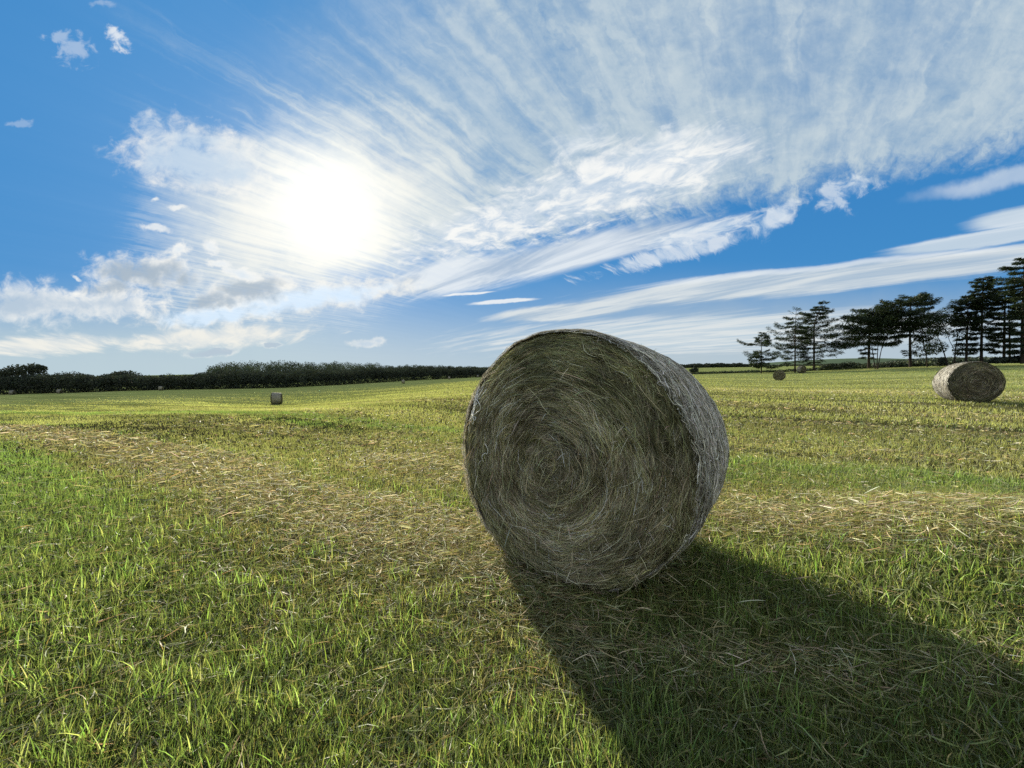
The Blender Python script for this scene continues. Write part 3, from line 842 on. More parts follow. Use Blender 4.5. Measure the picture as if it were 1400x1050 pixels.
def bale_wrap(seed, hero, n_str):
    g = Geo()
    na, ny = (320, 40) if hero else (72, 8)
    phi = np.linspace(0, 2 * np.pi, na, endpoint=False); t = np.linspace(0, 1, ny)
    PH, T = np.meshgrid(phi, t, indexing='ij')
    def shape(ph, t):
        y = .085 + (BL - .165) * t
        edge = .050 * (np.abs(2 * t - 1)) ** 6
        q = 1.012 - edge * .5 - t * (.045 + .06 * np.clip(np.sin(ph), 0, 1)) + (fbm(ph * 9, t * 5, seed, 3) - .5) * .022
        return y, q
    Y, Q = shape(PH, T)
    tone = (.6 + .7 * fbm(PH * 22, T * 9, seed + 3, 3))[..., None]
    g.grid(bale_pt(PH, Q, Y), closed_u=True, tint=np.array([.22, .205, .16]) * tone * (1 if hero else 1.0))
    n = n_str
    ph0, t0 = rng.random(n) * 6.283, rng.random(n) * 1.06 - .03
    L = .04 + .20 * rng.random(n) ** 1.5
    k = 5
    s = np.linspace(-.5, .5, k + 1)[None] * L[:, None]
    ang = rng.normal(0, .55, n) + np.where(rng.random(n) < .15, rng.normal(0, 1.2, n), 0)
    ang = ang[:, None] + rng.normal(0, .8, (n, 1)) * s / L[:, None]
    ph = ph0[:, None] + s * np.cos(ang) / BR
    tt = t0[:, None] + s * np.sin(ang) / BL
    y, q = shape(ph, np.clip(tt, -.05, 1.05))
    lift = 1 + (.002 + .010 * rng.random(n) ** 2)[:, None] / BR
    P = bale_pt(ph, q * lift, y)
    Tn = unit(np.gradient(P, axis=1)); nr = unit(P - np.array([0, 0, BR * .975]) * 1.0 - np.stack([0 * y, y, 0 * y], -1))
    side = unit(np.cross(Tn, nr)); roll = rng.normal(0, .5, n)[:, None, None]
    wd = (.0020 + .0016 * rng.random(n)) * (1 if hero else 3.5)
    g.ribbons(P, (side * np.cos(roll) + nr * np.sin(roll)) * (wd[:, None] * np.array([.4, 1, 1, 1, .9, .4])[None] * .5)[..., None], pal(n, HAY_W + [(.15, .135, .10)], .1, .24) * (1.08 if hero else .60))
    # threads of the net wrapped round and round, close together at the rims
    m = 96 if hero else 0
    for i in range(m):
        t0 = (i * .618) % 1.0 if i < 60 else (abs(rng.normal(0, .05)) if rng.random() < .8 else 1 - abs(rng.normal(0, .05)))
        pp = np.linspace(0, 2 * np.pi, 181); wob = (fbm(pp * 2.5 + i * 7, pp * 0 + i, seed + 5, 2) - .5) * .05
        y, q = shape(pp, np.clip(t0 + wob, -.07, 1.07))
        P = bale_pt(pp, q + .006 + .004 * rng.random(), y)
        Tn = unit(np.gradient(P, axis=0)); sd = np.cross(Tn, unit(P - np.array([0, 0, BR * .975])))
        sd = unit(sd) * .0009
        c = np.array([.55, .54, .50]) * (.7 + .5 * rng.random())
        g.ribbons(P[None], sd[None], c[None])
    # short ends standing off the wrap, seen against the sky
    n = n_str // 30
    ph0, t0 = rng.random(n) * 6.283, rng.random(n)
    y, q = shape(ph0, t0); b = bale_pt(ph0, q, y)
    nr = np.stack([np.cos(ph0), 0 * ph0, np.sin(ph0)], -1)
    d = unit(nr * .7 + np.stack([-np.sin(ph0), rng.normal(0, .8, n), np.cos(ph0)], -1) * rng.normal(0, 1.0, (n, 1)))
    L = (.012 + .05 * rng.random(n) ** 2)[:, None, None] * (1 if hero else 1.3)
    tl = np.linspace(0, 1, 4)[None, :, None]
    P = b[:, None] + d[:, None] * L * tl + np.array([0, 0, -.3]) * L * tl ** 2
    sd = unit(np.cross(d, rng.normal(0, 1, (n, 3))))
    g.ribbons(P, sd[:, None] * np.array([1, .9, .8, .3])[None, :, None] * .0011 * (1 if hero else 3), pal(n, HAY_W))
    return g

def bale_loc(px=None, depth=None, xy=None, yaw=0.0):
    if xy is None:
        p = on_ground(px, depth); return p, -yaw
    return Vector((xy[0], xy[1], H1(*xy))), -yaw

def inside_bale(X, Y):
    c, s = math.cos(B_YAW), math.sin(B_YAW)
    dx, dy = X - BALE_XY[0], Y - BALE_XY[1]
    lx = dx * c - dy * s; ly = dx * s + dy * c
    return (np.abs(lx) < .33) & (ly > .045) & (ly < BL - .04)

def make_bales():
    em = leaf_material('bale_hay', .12, .02, .5)
    wm = leaf_material('bale_net_wrap', .12, .03, .5, warm=(1.05, 1, .85))
    tm = leaf_material('twine_fibre', .1, .05, .4)
    root = thing('hay_bale', 'big round hay bale close by in the foreground, its shaded coiled end facing us', 'hay bale', (BALE_XY[0], BALE_XY[1], -.025), -B_YAW, 'round hay bales left on the field')
    bale_end(True, 101, True, 54000).build('bale_end', em, root)
    bale_end(False, 131, False, 500).build('bale_end', em, root)
    bale_wrap(151, True, 26000).build('net_wrap', wm, root)
    # tangle of loose twine over the upper left rim
    tw = Geo()
    for i in range(9):
        ph_a = R(150 + rng.normal(0, 4)); ln = .16 + .20 * rng.random(); k = 26
        t = np.linspace(0, 1, k)
        loop = np.sin(t * np.pi * (1 if i % 2 else 2)) * (.03 + .05 * rng.random())
        ph = ph_a + (loop * math.cos(i) + .04 * np.sin(t * 9 + i)) / BR + t * ln * .5 / BR * (1 if i < 6 else -.6)
        rad = bale_r(ph) - np.where(i % 3 == 0, 0.0, 1.0) * np.abs(np.sin(t * np.pi * (1 if i % 2 else .55))) * ln * .55
        rad = np.minimum(rad, bale_r(ph) * .998)
        y = face_y(rad, ph, 101, True) - .030 - .010 * rng.random()
        out = t < .12
        P = np.stack([rad * np.cos(ph), y, rad * np.sin(ph) + BR * .975], -1)
        tw.tube(P, .0023, 5, (.74, .73, .68))
    for (xa, za, l) in ((-.66, 1.13, .20), (-.63, 1.16, .30), (-.60, 1.20, .16), (-.47, .80, .10)):
        k = 20; t = np.linspace(0, 1, k)
        x = xa + .03 * np.sin(t * 5 + xa * 40) + .02 * t; z = za - l * t + .012 * np.sin(t * 11)
        rad = np.hypot(x, z - BR * .975); ph = np.arctan2(z - BR * .975, x)
        rad = np.minimum(rad, bale_r(ph) * .995)
        P = np.stack([rad * np.cos(ph), face_y(rad, ph, 101, True) - .032, rad * np.sin(ph) + BR * .975], -1)
        tw.tube(P, .0023, 5, (.74, .73, .68))
    tw.build('twine', tm, root)
    # ---- the others: one of its kind with parts, then copies
    G_ = 'round hay bales left on the field'
    spots = [   # photo column, depth, yaw of its axis, label
        (1338, 13.75, R(22), 'round hay bale at the right under the pines, dark oval end and sunlit cream side'),
        (1066, 57.0, R(38), 'round hay bale showing its dark round end, left of two below the conifers'),
        (1096, 79.0, R(-14), 'small dark hay bale right behind another, at the foot of the tallest spindly conifer'),
        (377, 47.0, R(62), 'dark hay bale alone on the left slope, turned with its rounded side towards us'),
        (551, 152.0, R(75), 'tiny dark hay bale before the left wood, left of a still smaller one'),
        (614, 200.0, R(80), 'tiny hay bale far off at the wood edge, just left of the big bale'),
        (653, 222.0, R(80), 'speck of a hay bale at the wood edge touching the big bale outline'),
        (15, 128.5, R(74), 'grey hay bale at the foot of the dark wood, leftmost in the picture'),
        (80, 128.0, R(78), 'grey hay bale at the foot of the dark wood, second from the left end'),
        (219, 128.0, R(70), 'grey hay bale before the wood at the left, rightmost of the three pale ones there'),
    ]
    first = None
    for px, dep, yaw, lab in spots:
        p = on_ground(px, dep)
        if first is not None:
            p = p - Vector((math.sin(yaw), math.cos(yaw), 0)) * BL / 2; p.z = H1(p.x, p.y)
        if first is None:
            first = o = thing('hay_bale', lab, 'hay bale', p, -yaw, G_)
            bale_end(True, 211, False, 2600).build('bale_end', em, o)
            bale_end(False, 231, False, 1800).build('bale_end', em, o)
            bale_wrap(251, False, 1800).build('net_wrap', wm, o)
        else:
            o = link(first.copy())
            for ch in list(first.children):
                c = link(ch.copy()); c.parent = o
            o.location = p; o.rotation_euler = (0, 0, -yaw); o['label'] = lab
        o.location.z -= .06
# ================================================================== trees
NEEDLE = [(0.026, 0.040, 0.020), (0.038, 0.054, 0.026), (0.020, 0.030, 0.017)]
LEAF = [(0.028, 0.042, 0.018), (0.040, 0.056, 0.022), (0.022, 0.032, 0.014)]

def bark_material():
    m = new_mat('bark')
    g = node('ShaderNodeNewGeometry'); P = N(g.outputs['Position'])
    s = node('ShaderNodeSeparateXYZ'); put(s.inputs[0], P)
    n = noise(vec(N(s.outputs[0]) * 6, N(s.outputs[1]) * 6, N(s.outputs[2]) * 1.2), 1.5, 5, .6)
    b = node('ShaderNodeBsdfDiffuse'); put(b.inputs['Color'], mixc(n, (.022, .018, .015), (.060, .050, .042)))
    return finish(m, N(b.outputs[0]))

class Tree:
    def __init__(self, name, label, cat, px, depth, group):
        self.b = on_ground(px, depth); self.px, self.d = px, depth
        self.k = depth / F_PX
        self.root = thing(name, label, cat, self.b, 0, group)
        self.wood, self.fol = Geo(), Geo()
        self.tr = random.Random(int(px * 7 + depth))
        self.rg = np.random.default_rng(int(px * 13 + depth))
    def L(self, px, py, dy=0.0):
        """photo place -> point in the tree's own space"""
        p = at(px, py, self.d) - self.b
        return np.array([p.x, p.y + dy, p.z])
    def stem(self, pts, r0, r1, dys=None, sides=7):
        P = np.array([self.L(x, y, 0 if dys is None else dys[i]) for i, (x, y) in enumerate(pts)])
        if abs(P[0, 2]) < 1.2: P[0, 2] = -.25
        t = np.linspace(0, 1, 4 * len(P)); k = np.linspace(0, 1, len(P))
        Q = np.stack([np.interp(t, k, P[:, i]) for i in range(3)], 1)
        Q = _blur(Q, 0, 2)
        self.wood.tube(Q, .66 * (r0 + (r1 - r0) * t), sides, (1, 1, 1))
        return P
    def spray(self, P, dirs, size, wid, cols, n_per=1):
        """needle sprays / leaves: small ribbons at points P heading along dirs"""
        n = len(P)
        if n == 0: return
        L = size * (.5 + .9 * self.rg.random(n))
        t = np.linspace(0, 1, 3)
        d = unit(dirs)
        sag = np.array([0, 0, -1.0])
        Q = P[:, None] + d[:, None] * (L[:, None] * t[None])[..., None] + sag * (L[:, None] * .22 * t[None] ** 2)[..., None]
        sd = unit(np.cross(d, self.rg.normal(0, 1, (n, 3)) + np.array([0, 0, 1.2])))
        W = sd[:, None] * (wid * (.6 + .8 * self.rg.random(n))[:, None] * np.array([.55, 1, .25])[None] * .5)[..., None]
        self.fol.ribbons(Q, W, pal(n, cols, .2, .3))
    def bough(self, p0, tip, dens=1.0, thick=.05, fol_from=.22, spread=.30, size=.34, wid=.075, lift=.12):
        """a limb from p0 to tip with side twigs carrying flat plates of needles"""
        p0, tip = np.array(p0), np.array(tip)
        v = tip - p0; ln = np.linalg.norm(v) + 1e-6
        k = 8; t = np.linspace(0, 1, k)
        Q = p0[None] + v[None] * t[:, None]
        Q[:, 2] += ln * (-.07 * np.sin(t * np.pi) + (lift + self.rg.normal(0, .22)) * (t ** 3 - t) * .5) + self.rg.normal(0, ln * .012, k)
        self.wood.tube(Q, thick * (1 - .85 * t), 5)
        n = int(ln * 100 * dens * self.tr.uniform(.55, 1.35))
        if n < 1: return
        tt = fol_from + (1 - fol_from) * self.rg.random(n) ** .85
        P = np.stack([np.interp(tt, t, Q[:, i]) for i in range(3)], 1)
        hd = unit(v * np.array([1, 1, .25])); sidev = unit(np.cross(hd, np.array([0, 0, 1.0])))
        wdt = spread * ln * (1.05 - tt) ** .6 * .55 + .12
        off = self.rg.normal(0, 1, n).clip(-1.6, 1.6) * wdt
        P = P + sidev * off[:, None] + hd * (np.abs(off) * .45)[:, None]
        P[:, 2] += self.rg.normal(0, .05 + .028 * ln, n).clip(-.35, .35) - .08 * np.abs(off)
        D = hd[None] * .8 + sidev[None] * np.sign(off)[:, None] * .6 + self.rg.normal(0, .45, (n, 3)) * np.array([1, 1, .55])
        self.spray(P, D, size, wid, NEEDLE)
    def levels(self, trunk, rows, dens=1.0, extra=2, thick=.045, **kw):
        """rows: (row at trunk, tip left dx, tip left dy, tip right dx, tip right dy) in photo pixels"""
        ys = np.array([p[1] for p in trunk])[::-1]; xs = np.array([p[0] for p in trunk])[::-1]
        for (y, lx, ly, rx, ry) in rows:
            x = float(np.interp(y, ys, xs))
            a = self.L(x, y)
            for dx, dy in ((lx, ly), (rx, ry)):
                if dx: self.bough(a, self.L(x + dx, y + dy, self.tr.uniform(-.5, .5) * abs(dx) * self.k), dens, thick, **kw)
            m = max(abs(lx), abs(rx)) * .75
            for j in range(extra):
                s = -1 if j % 2 else 1
                ax = self.tr.uniform(-.75, .75) * m
                self.bough(a + np.array([0, 0, self.tr.uniform(-.3, .3)]), self.L(x + ax, y + (ly + ry) * .5 * self.tr.random() - 1, s * self.tr.uniform(.5, .95) * m * self.k), dens * .9, thick * .8, **kw)
    def blob(self, px, py, rx, ry, n, size=.30, wid=.16, cols=None, rz=None, hollow=.5):
        c = self.L(px, py); k = self.k
        n = int(n * 1.7)
        d = unit(self.rg.normal(0, 1, (n, 3)))
        r = (hollow + (1 - hollow) * self.rg.random(n)) ** .6
        P = c + d * r[:, None] * np.array([rx * k, (rz or (rx + ry) / 2) * k, ry * k])
        # break the outline: clumps and gaps
        m = vnoise(P[:, 0] * 1.3 + 50, P[:, 2] * 2.0 + 50, int(px)) + .35 * self.rg.random(n)
        P, d = P[m > .46], d[m > .46]
        self.spray(P, d + self.rg.normal(0, .7, d.shape), size, wid, cols or LEAF)
    def done(self, bark, leaf):
        self.wood.build('trunk', bark, self.root)
        if self.fol.n: self.fol.build('crown', leaf, self.root)
        return self.root

def make_trees():
    bark = bark_material(); ndl = leaf_material('needles', .25, .02, .5); lf = leaf_material('leaves', .35, .03, .45)
    GR = 'windswept trees in the row along the right field edge'
    # 1 small lone conifer
    t = Tree('conifer', 'shortest spindly conifer, leftmost of the row, with two long limbs to its left', 'tree', 1041, 88, GR)
    tr = [(1041, 508), (1041, 490), (1041, 470), (1042, 454)]
    t.stem(tr, .20, .04)
    t.levels(tr, [(456, -3, -2, 4, -1), (459, -4, -1, 8, 0), (462, -6, 2, 11, -2), (465, -8, 2, 10, 1), (468, -27, -4, 9, 1), (471, -12, -1, 6, 2), (481, -28, 0, 8, -3), (484, -16, 3, 24, -3), (489, -8, -2, 16, -1), (492, -13, 0, 18, -4), (496, -12, 2, 8, 1), (499, -8, 2, 25, -4), (501, -6, 1, 14, 0)], 1.0, 2, .04)
    t.blob(1034, 493, 9, 9, 420); t.blob(1044, 463, 8, 7, 300, .3, .09, NEEDLE)
    t.done(bark, ndl)
    # 2 thin-topped conifer
    t = Tree('conifer', 'spindly conifer with a thin see-through top, second from the left of the row', 'tree', 1087, 80, GR)
    tr = [(1087, 507), (1087, 480), (1087, 450), (1089, 419)]
    t.stem(tr, .26, .03)
    t.levels(tr, [(424, -5, -4, 5, -2), (430, -7, -5, 8, -2)], .25, 2, .03)
    t.levels(tr, [(436, -14, -3, 9, -2), (441, -13, 1, 14, -2), (446, -29, -4, 15, 1), (451, -14, 2, 14, 2), (456, -35, -8, 18, -2), (461, -22, 1, 15, 1), (465, -26, -4, 16, 2), (469, -35, -2, 22, 0), (474, -20, 1, 16, 2), (479, -32, 2, 20, 1)], .95, 3, .045)
    t.levels(tr, [(486, -14, 3, 14, 0), (490, -16, -2, 16, 2), (494, -12, 2, 12, -1)], .6, 2, .035)
    t.done(bark, ndl)
    # 3 bent top
    t = Tree('conifer', 'taller spindly conifer with a bent bushy top and long limbs reaching right', 'tree', 1113, 80, GR)
    tr = [(1113, 505), (1113, 470), (1113, 446), (1117, 432), (1126, 414)]
    t.stem(tr, .30, .04)
    t.levels(tr, [(415, -4, -2, 5, -2), (419, -8, 1, 8, 2), (423, -14, 0, 10, 1), (427, -20, -1, 8, 2), (431, -14, 3, 9, 1)], 1.3, 3, .04)
    t.levels(tr, [(436, -20, -1, 8, -2), (441, -16, -3, 23, -4), (446, -12, 1, 20, -3), (451, -20, 3, 40, -7), (456, -14, 2, 40, -2), (461, -20, 1, 36, -3), (466, -14, 2, 34, 3), (470, -20, 2, 40, 2), (474, -12, 2, 22, 5)], .95, 3, .05)
    t.levels(tr, [(480, -14, 4, 18, -1), (486, -16, 3, 30, -5), (490, -14, -2, 12, 2), (494, -8, 3, 9, 1)], .7, 2, .035)
    t.done(bark, ndl)
    # 4 broad dome with its own trunk
    t = Tree('pine', 'broad dark dome-shaped pine behind a fan of thin grey stems', 'tree', 1188, 76, GR)
    tr = [(1188, 500), (1188, 470), (1189, 440), (1196, 420)]
    t.stem(tr, .36, .08)
    t.levels(tr, [(424, -20, -2, 14, -3), (429, -30, 2, 22, -5), (434, -38, 0, 30, -6), (440, -34, 3, 34, -5), (446, -30, 6, 38, -5), (453, -36, 2, 38, -3), (461, -38, 4, 28, -2), (467, -36, 3, 30, 2)], 1.9, 4, .06, spread=.5)
    t.levels(tr, [(476, -10, 2, 8, 2), (482, -12, 1, 6, 1), (488, -9, 1, 6, 2)], 1.0, 2, .03)
    t.blob(1182, 446, 30, 24, 2200, .32, .12, NEEDLE, hollow=.2); t.blob(1205, 432, 26, 14, 1200, .32, .12, NEEDLE, hollow=.2); t.blob(1180, 466, 26, 7, 500, .32, .12, NEEDLE)
    t.done(bark, ndl)
    # 5 fan of stems
    t = Tree('multi_stem_tree', 'fan of thin bare stems from one foot, right beside the dome-shaped pine', 'tree', 1198, 74, GR)
    for pts, r in (([(1197, 499), (1193, 480), (1190, 462), (1184, 448)], .13), ([(1199, 499), (1200, 478), (1201, 460), (1199, 442)], .12), ([(1200, 499), (1204, 482), (1208, 466), (1216, 450)], .13), ([(1205, 478), (1211, 468), (1224, 460)], .06), ([(1201, 470), (1196, 458), (1192, 450)], .05)):
        t.stem(pts, r, .03)
    t.blob(1214, 462, 14, 8, 300, .25, .12); t.blob(1196, 452, 16, 8, 260, .25, .12); t.blob(1206, 444, 20, 8, 260, .25, .12)
    t.done(bark, lf)
    # 6 tall windswept pine
    t = Tree('pine', 'tall pine with a flattened top swept up to the right', 'tree', 1245, 72, GR)
    tr = [(1245, 499), (1244, 470), (1244, 440), (1245, 408)]
    t.stem(tr, .36, .10)
    t.levels(tr, [(407, -14, -4, 20, -8), (409, -18, -1, 36, -9), (411, -30, 1, 28, -6), (413, -36, 3, 34, -5), (416, -40, 2, 22, -3)], 1.8, 2, .06, spread=.40, lift=.3)
    t.levels(tr, [(424, -34, 2, 22, -4), (429, -30, 3, 46, -8), (434, -44, 0, 30, -5), (439, -36, 2, 24, 0), (444, -40, 3, 34, 2), (450, -32, 3, 28, 1), (457, -22, 3, 18, 2)], 1.6, 4, .06, spread=.42)
    t.levels(tr, [(478, -14, 1, 0, 0), (481, -10, 2, 5, 0), (484, -8, 2, 0, 0)], .8, 0, .03)
    t.blob(1230, 440, 26, 12, 900, .32, .12, NEEDLE, hollow=.2); t.blob(1248, 447, 14, 7, 350, .32, .12, NEEDLE)
    t.done(bark, ndl)
    # 7 small crooked tree
    t = Tree('crooked_tree', 'small crooked tree with a leaning curved trunk and thin crown right of the tall pine', 'tree', 1268, 72, GR)
    t.stem([(1268, 497), (1266, 482), (1262, 468), (1261, 452)], .15, .05)
    t.stem([(1264, 474), (1270, 464), (1276, 456)], .06, .02); t.stem([(1266, 482), (1258, 474), (1252, 470)], .05, .02)
    for b in ((1258, 470, 12, 6), (1274, 468, 12, 6), (1258, 482, 12, 5), (1276, 478, 10, 6), (1266, 456, 16, 6), (1262, 462, 10, 5)): t.blob(*b, 240, .26, .12)
    t.done(bark, lf)
    # 8 leaning multi-stem pair
    t = Tree('leaning_tree', 'tree with two leaning forked trunks under a flat dark crown', 'tree', 1300, 68, GR)
    t.stem([(1297, 496), (1290, 480), (1284, 464), (1274, 448)], .15, .05)
    t.stem([(1305, 494), (1306, 478), (1309, 462), (1308, 446)], .17, .05)
    t.stem([(1305, 478), (1298, 466), (1294, 452)], .08, .03); t.stem([(1288, 474), (1280, 470), (1272, 466)], .05, .02)
    for b, n in (((1276, 436, 20, 8), 700), ((1300, 437, 24, 7), 800), ((1322, 438, 20, 8), 700), ((1284, 452, 18, 6), 350), ((1310, 456, 18, 5), 260), ((1280, 474, 14, 8), 300), ((1318, 478, 12, 9), 260)): t.blob(*b, n, .28, .12, NEEDLE if b[1] < 440 else LEAF, hollow=.2)
    t.done(bark, ndl)
    # 9.. the pines that grow bigger to the right
    t = Tree('pine', 'pine with a flat limb stretched far left, behind the sunlit right-hand bale', 'tree', 1321, 67, GR)
    tr = [(1321, 494), (1322, 460), (1323, 430), (1324, 404)]
    t.stem(tr, .28, .05)
    t.levels(tr, [(406, -6, -1, 8, -1), (410, -12, 0, 12, 0), (414, -26, -1, 14, 0), (418, -28, 0, 14, 1), (422, -14, 2, 14, 0), (427, -14, 3, 14, 2), (434, -18, 2, 18, 2), (441, -22, 2, 18, 2), (448, -14, 2, 14, 3)], 1.6, 4, .05)
    t.levels(tr, [(462, -10, 2, 12, 2), (470, -12, 1, 14, 0), (477, -14, 1, 14, 1), (482, -10, 1, 12, 1)], 1.1, 3, .04)
    t.done(bark, ndl)
    t = Tree('pine', 'slim upright pine with tiers of short limbs, left of a gap of sky', 'tree', 1342, 66, GR)
    tr = [(1342, 493), (1342, 450), (1343, 410), (1345, 380)]
    t.stem(tr, .32, .05)
    t.levels(tr, [(381, -6, 0, 9, -2), (385, -10, 1, 14, -1), (390, -14, 0, 18, 0), (395, -12, 2, 14, 1), (400, -14, 2, 16, 2), (406, -16, 2, 18, 1), (412, -14, 3, 14, 3), (418, -12, 2, 18, 2), (425, -12, 2, 20, 2), (432, -12, 2, 18, 0), (440, -8, 2, 14, 2), (448, -8, 2, 22, 0), (455, -8, 2, 24, -1), (461, -8, 2, 18, 0), (470, -8, 2, 16, 1), (477, -14, 0, 17, 1)], 1.5, 4, .05)
    t.done(bark, ndl)
    t = Tree('pine', 'dense dark pine just left of the outermost pine at the right picture edge', 'tree', 1373, 65, GR)
    tr = [(1373, 492), (1373, 450), (1374, 415), (1375, 394)]
    t.stem(tr, .30, .06)
    t.levels(tr, [(394, -6, 0, 8, -2), (398, -14, 1, 14, -1), (403, -22, 1, 20, 0), (408, -24, 2, 18, 1), (413, -20, 1, 16, 2), (420, -14, 2, 18, 2), (427, -14, 2, 16, 2), (434, -12, 2, 16, 1), (442, -14, 2, 14, 2), (449, -16, 1, 14, 2), (456, -12, 1, 14, 2), (464, -12, 1, 14, 1), (472, -12, 2, 14, 1), (480, -14, 1, 14, 1)], 1.7, 4, .05)
    t.done(bark, ndl)
    t = Tree('pine', 'slender pine stem hidden among the crowns right of the gap of sky', 'tree', 1381, 70, GR)
    tr = [(1381, 491), (1380, 450), (1379, 410)]
    t.stem(tr, .26, .05)
    t.levels(tr, [(412, -8, 0, 8, 0), (420, -10, 1, 10, 1), (430, -10, 1, 12, 1), (442, -10, 1, 12, 1), (454, -10, 1, 10, 1), (466, -8, 1, 10, 1)], 1.1, 2, .04)
    t.done(bark, ndl)
    t = Tree('pine', 'tallest pine, cut off by the right picture edge', 'tree', 1398, 60, GR)
    tr = [(1398, 492), (1398, 440), (1399, 395), (1401, 352)]
    t.stem(tr, .36, .06)
    t.levels(tr, [(354, -6, -1, 10, -1), (359, -12, 0, 16, 0), (365, -22, -1, 18, 0), (371, -18, 1, 18, 1), (377, -26, 2, 20, 1), (383, -30, 1, 20, 2), (389, -16, 2, 20, 2), (397, -14, 2, 22, 2), (406, -14, 2, 22, 2), (415, -16, 2, 20, 2), (424, -14, 2, 22, 2), (433, -14, 2, 22, 2), (442, -16, 2, 22, 1), (452, -14, 2, 20, 2), (462, -14, 1, 20, 2), (472, -14, 1, 20, 1), (481, -16, 1, 18, 1)], 1.7, 4, .055)
    t.done(bark, ndl)

def leaf_cloud(geo, c, rad, n, size, cols, rg, gap=.0, hollow=.6, flat=.4):
    """a lumpy mass of leaf-sized faces"""
    d = unit(rg.normal(0, 1, (n, 3)))
    lump = .80 + .38 * vnoise(d[:, 0] * 3 + c[0], d[:, 2] * 3 + d[:, 1] * 2 + c[1], 7)
    r = (hollow + (1 - hollow) * rg.random(n)) * lump
    P = np.array(c) + d * r[:, None] * np.array(rad)
    a = unit(rg.normal(0, 1, (n, 3))); b = unit(np.cross(a, rg.normal(0, 1, (n, 3))))
    s = size * (.5 + rg.random(n))
    V = np.stack([P - a * s[:, None] * .5, P + b * s[:, None] * flat, P + a * s[:, None] * .5, P - b * s[:, None] * flat], 1)
    tone = vnoise(P[:, 0] * .5 + 30, P[:, 2] * .7 + 30, 5)
    geo.add(V.reshape(-1, 3), np.arange(4 * n), np.full(n, 4), np.repeat(pal(n, cols, .15, .14) * (.75 + .5 * tone)[:, None], 4, 0), False)

WOOD = [(0.038, 0.047, 0.036), (0.044, 0.054, 0.040), (0.033, 0.042, 0.032)]
WOOD2 = [(0.060, 0.076, 0.052), (0.070, 0.088, 0.058), (0.050, 0.064, 0.046)]

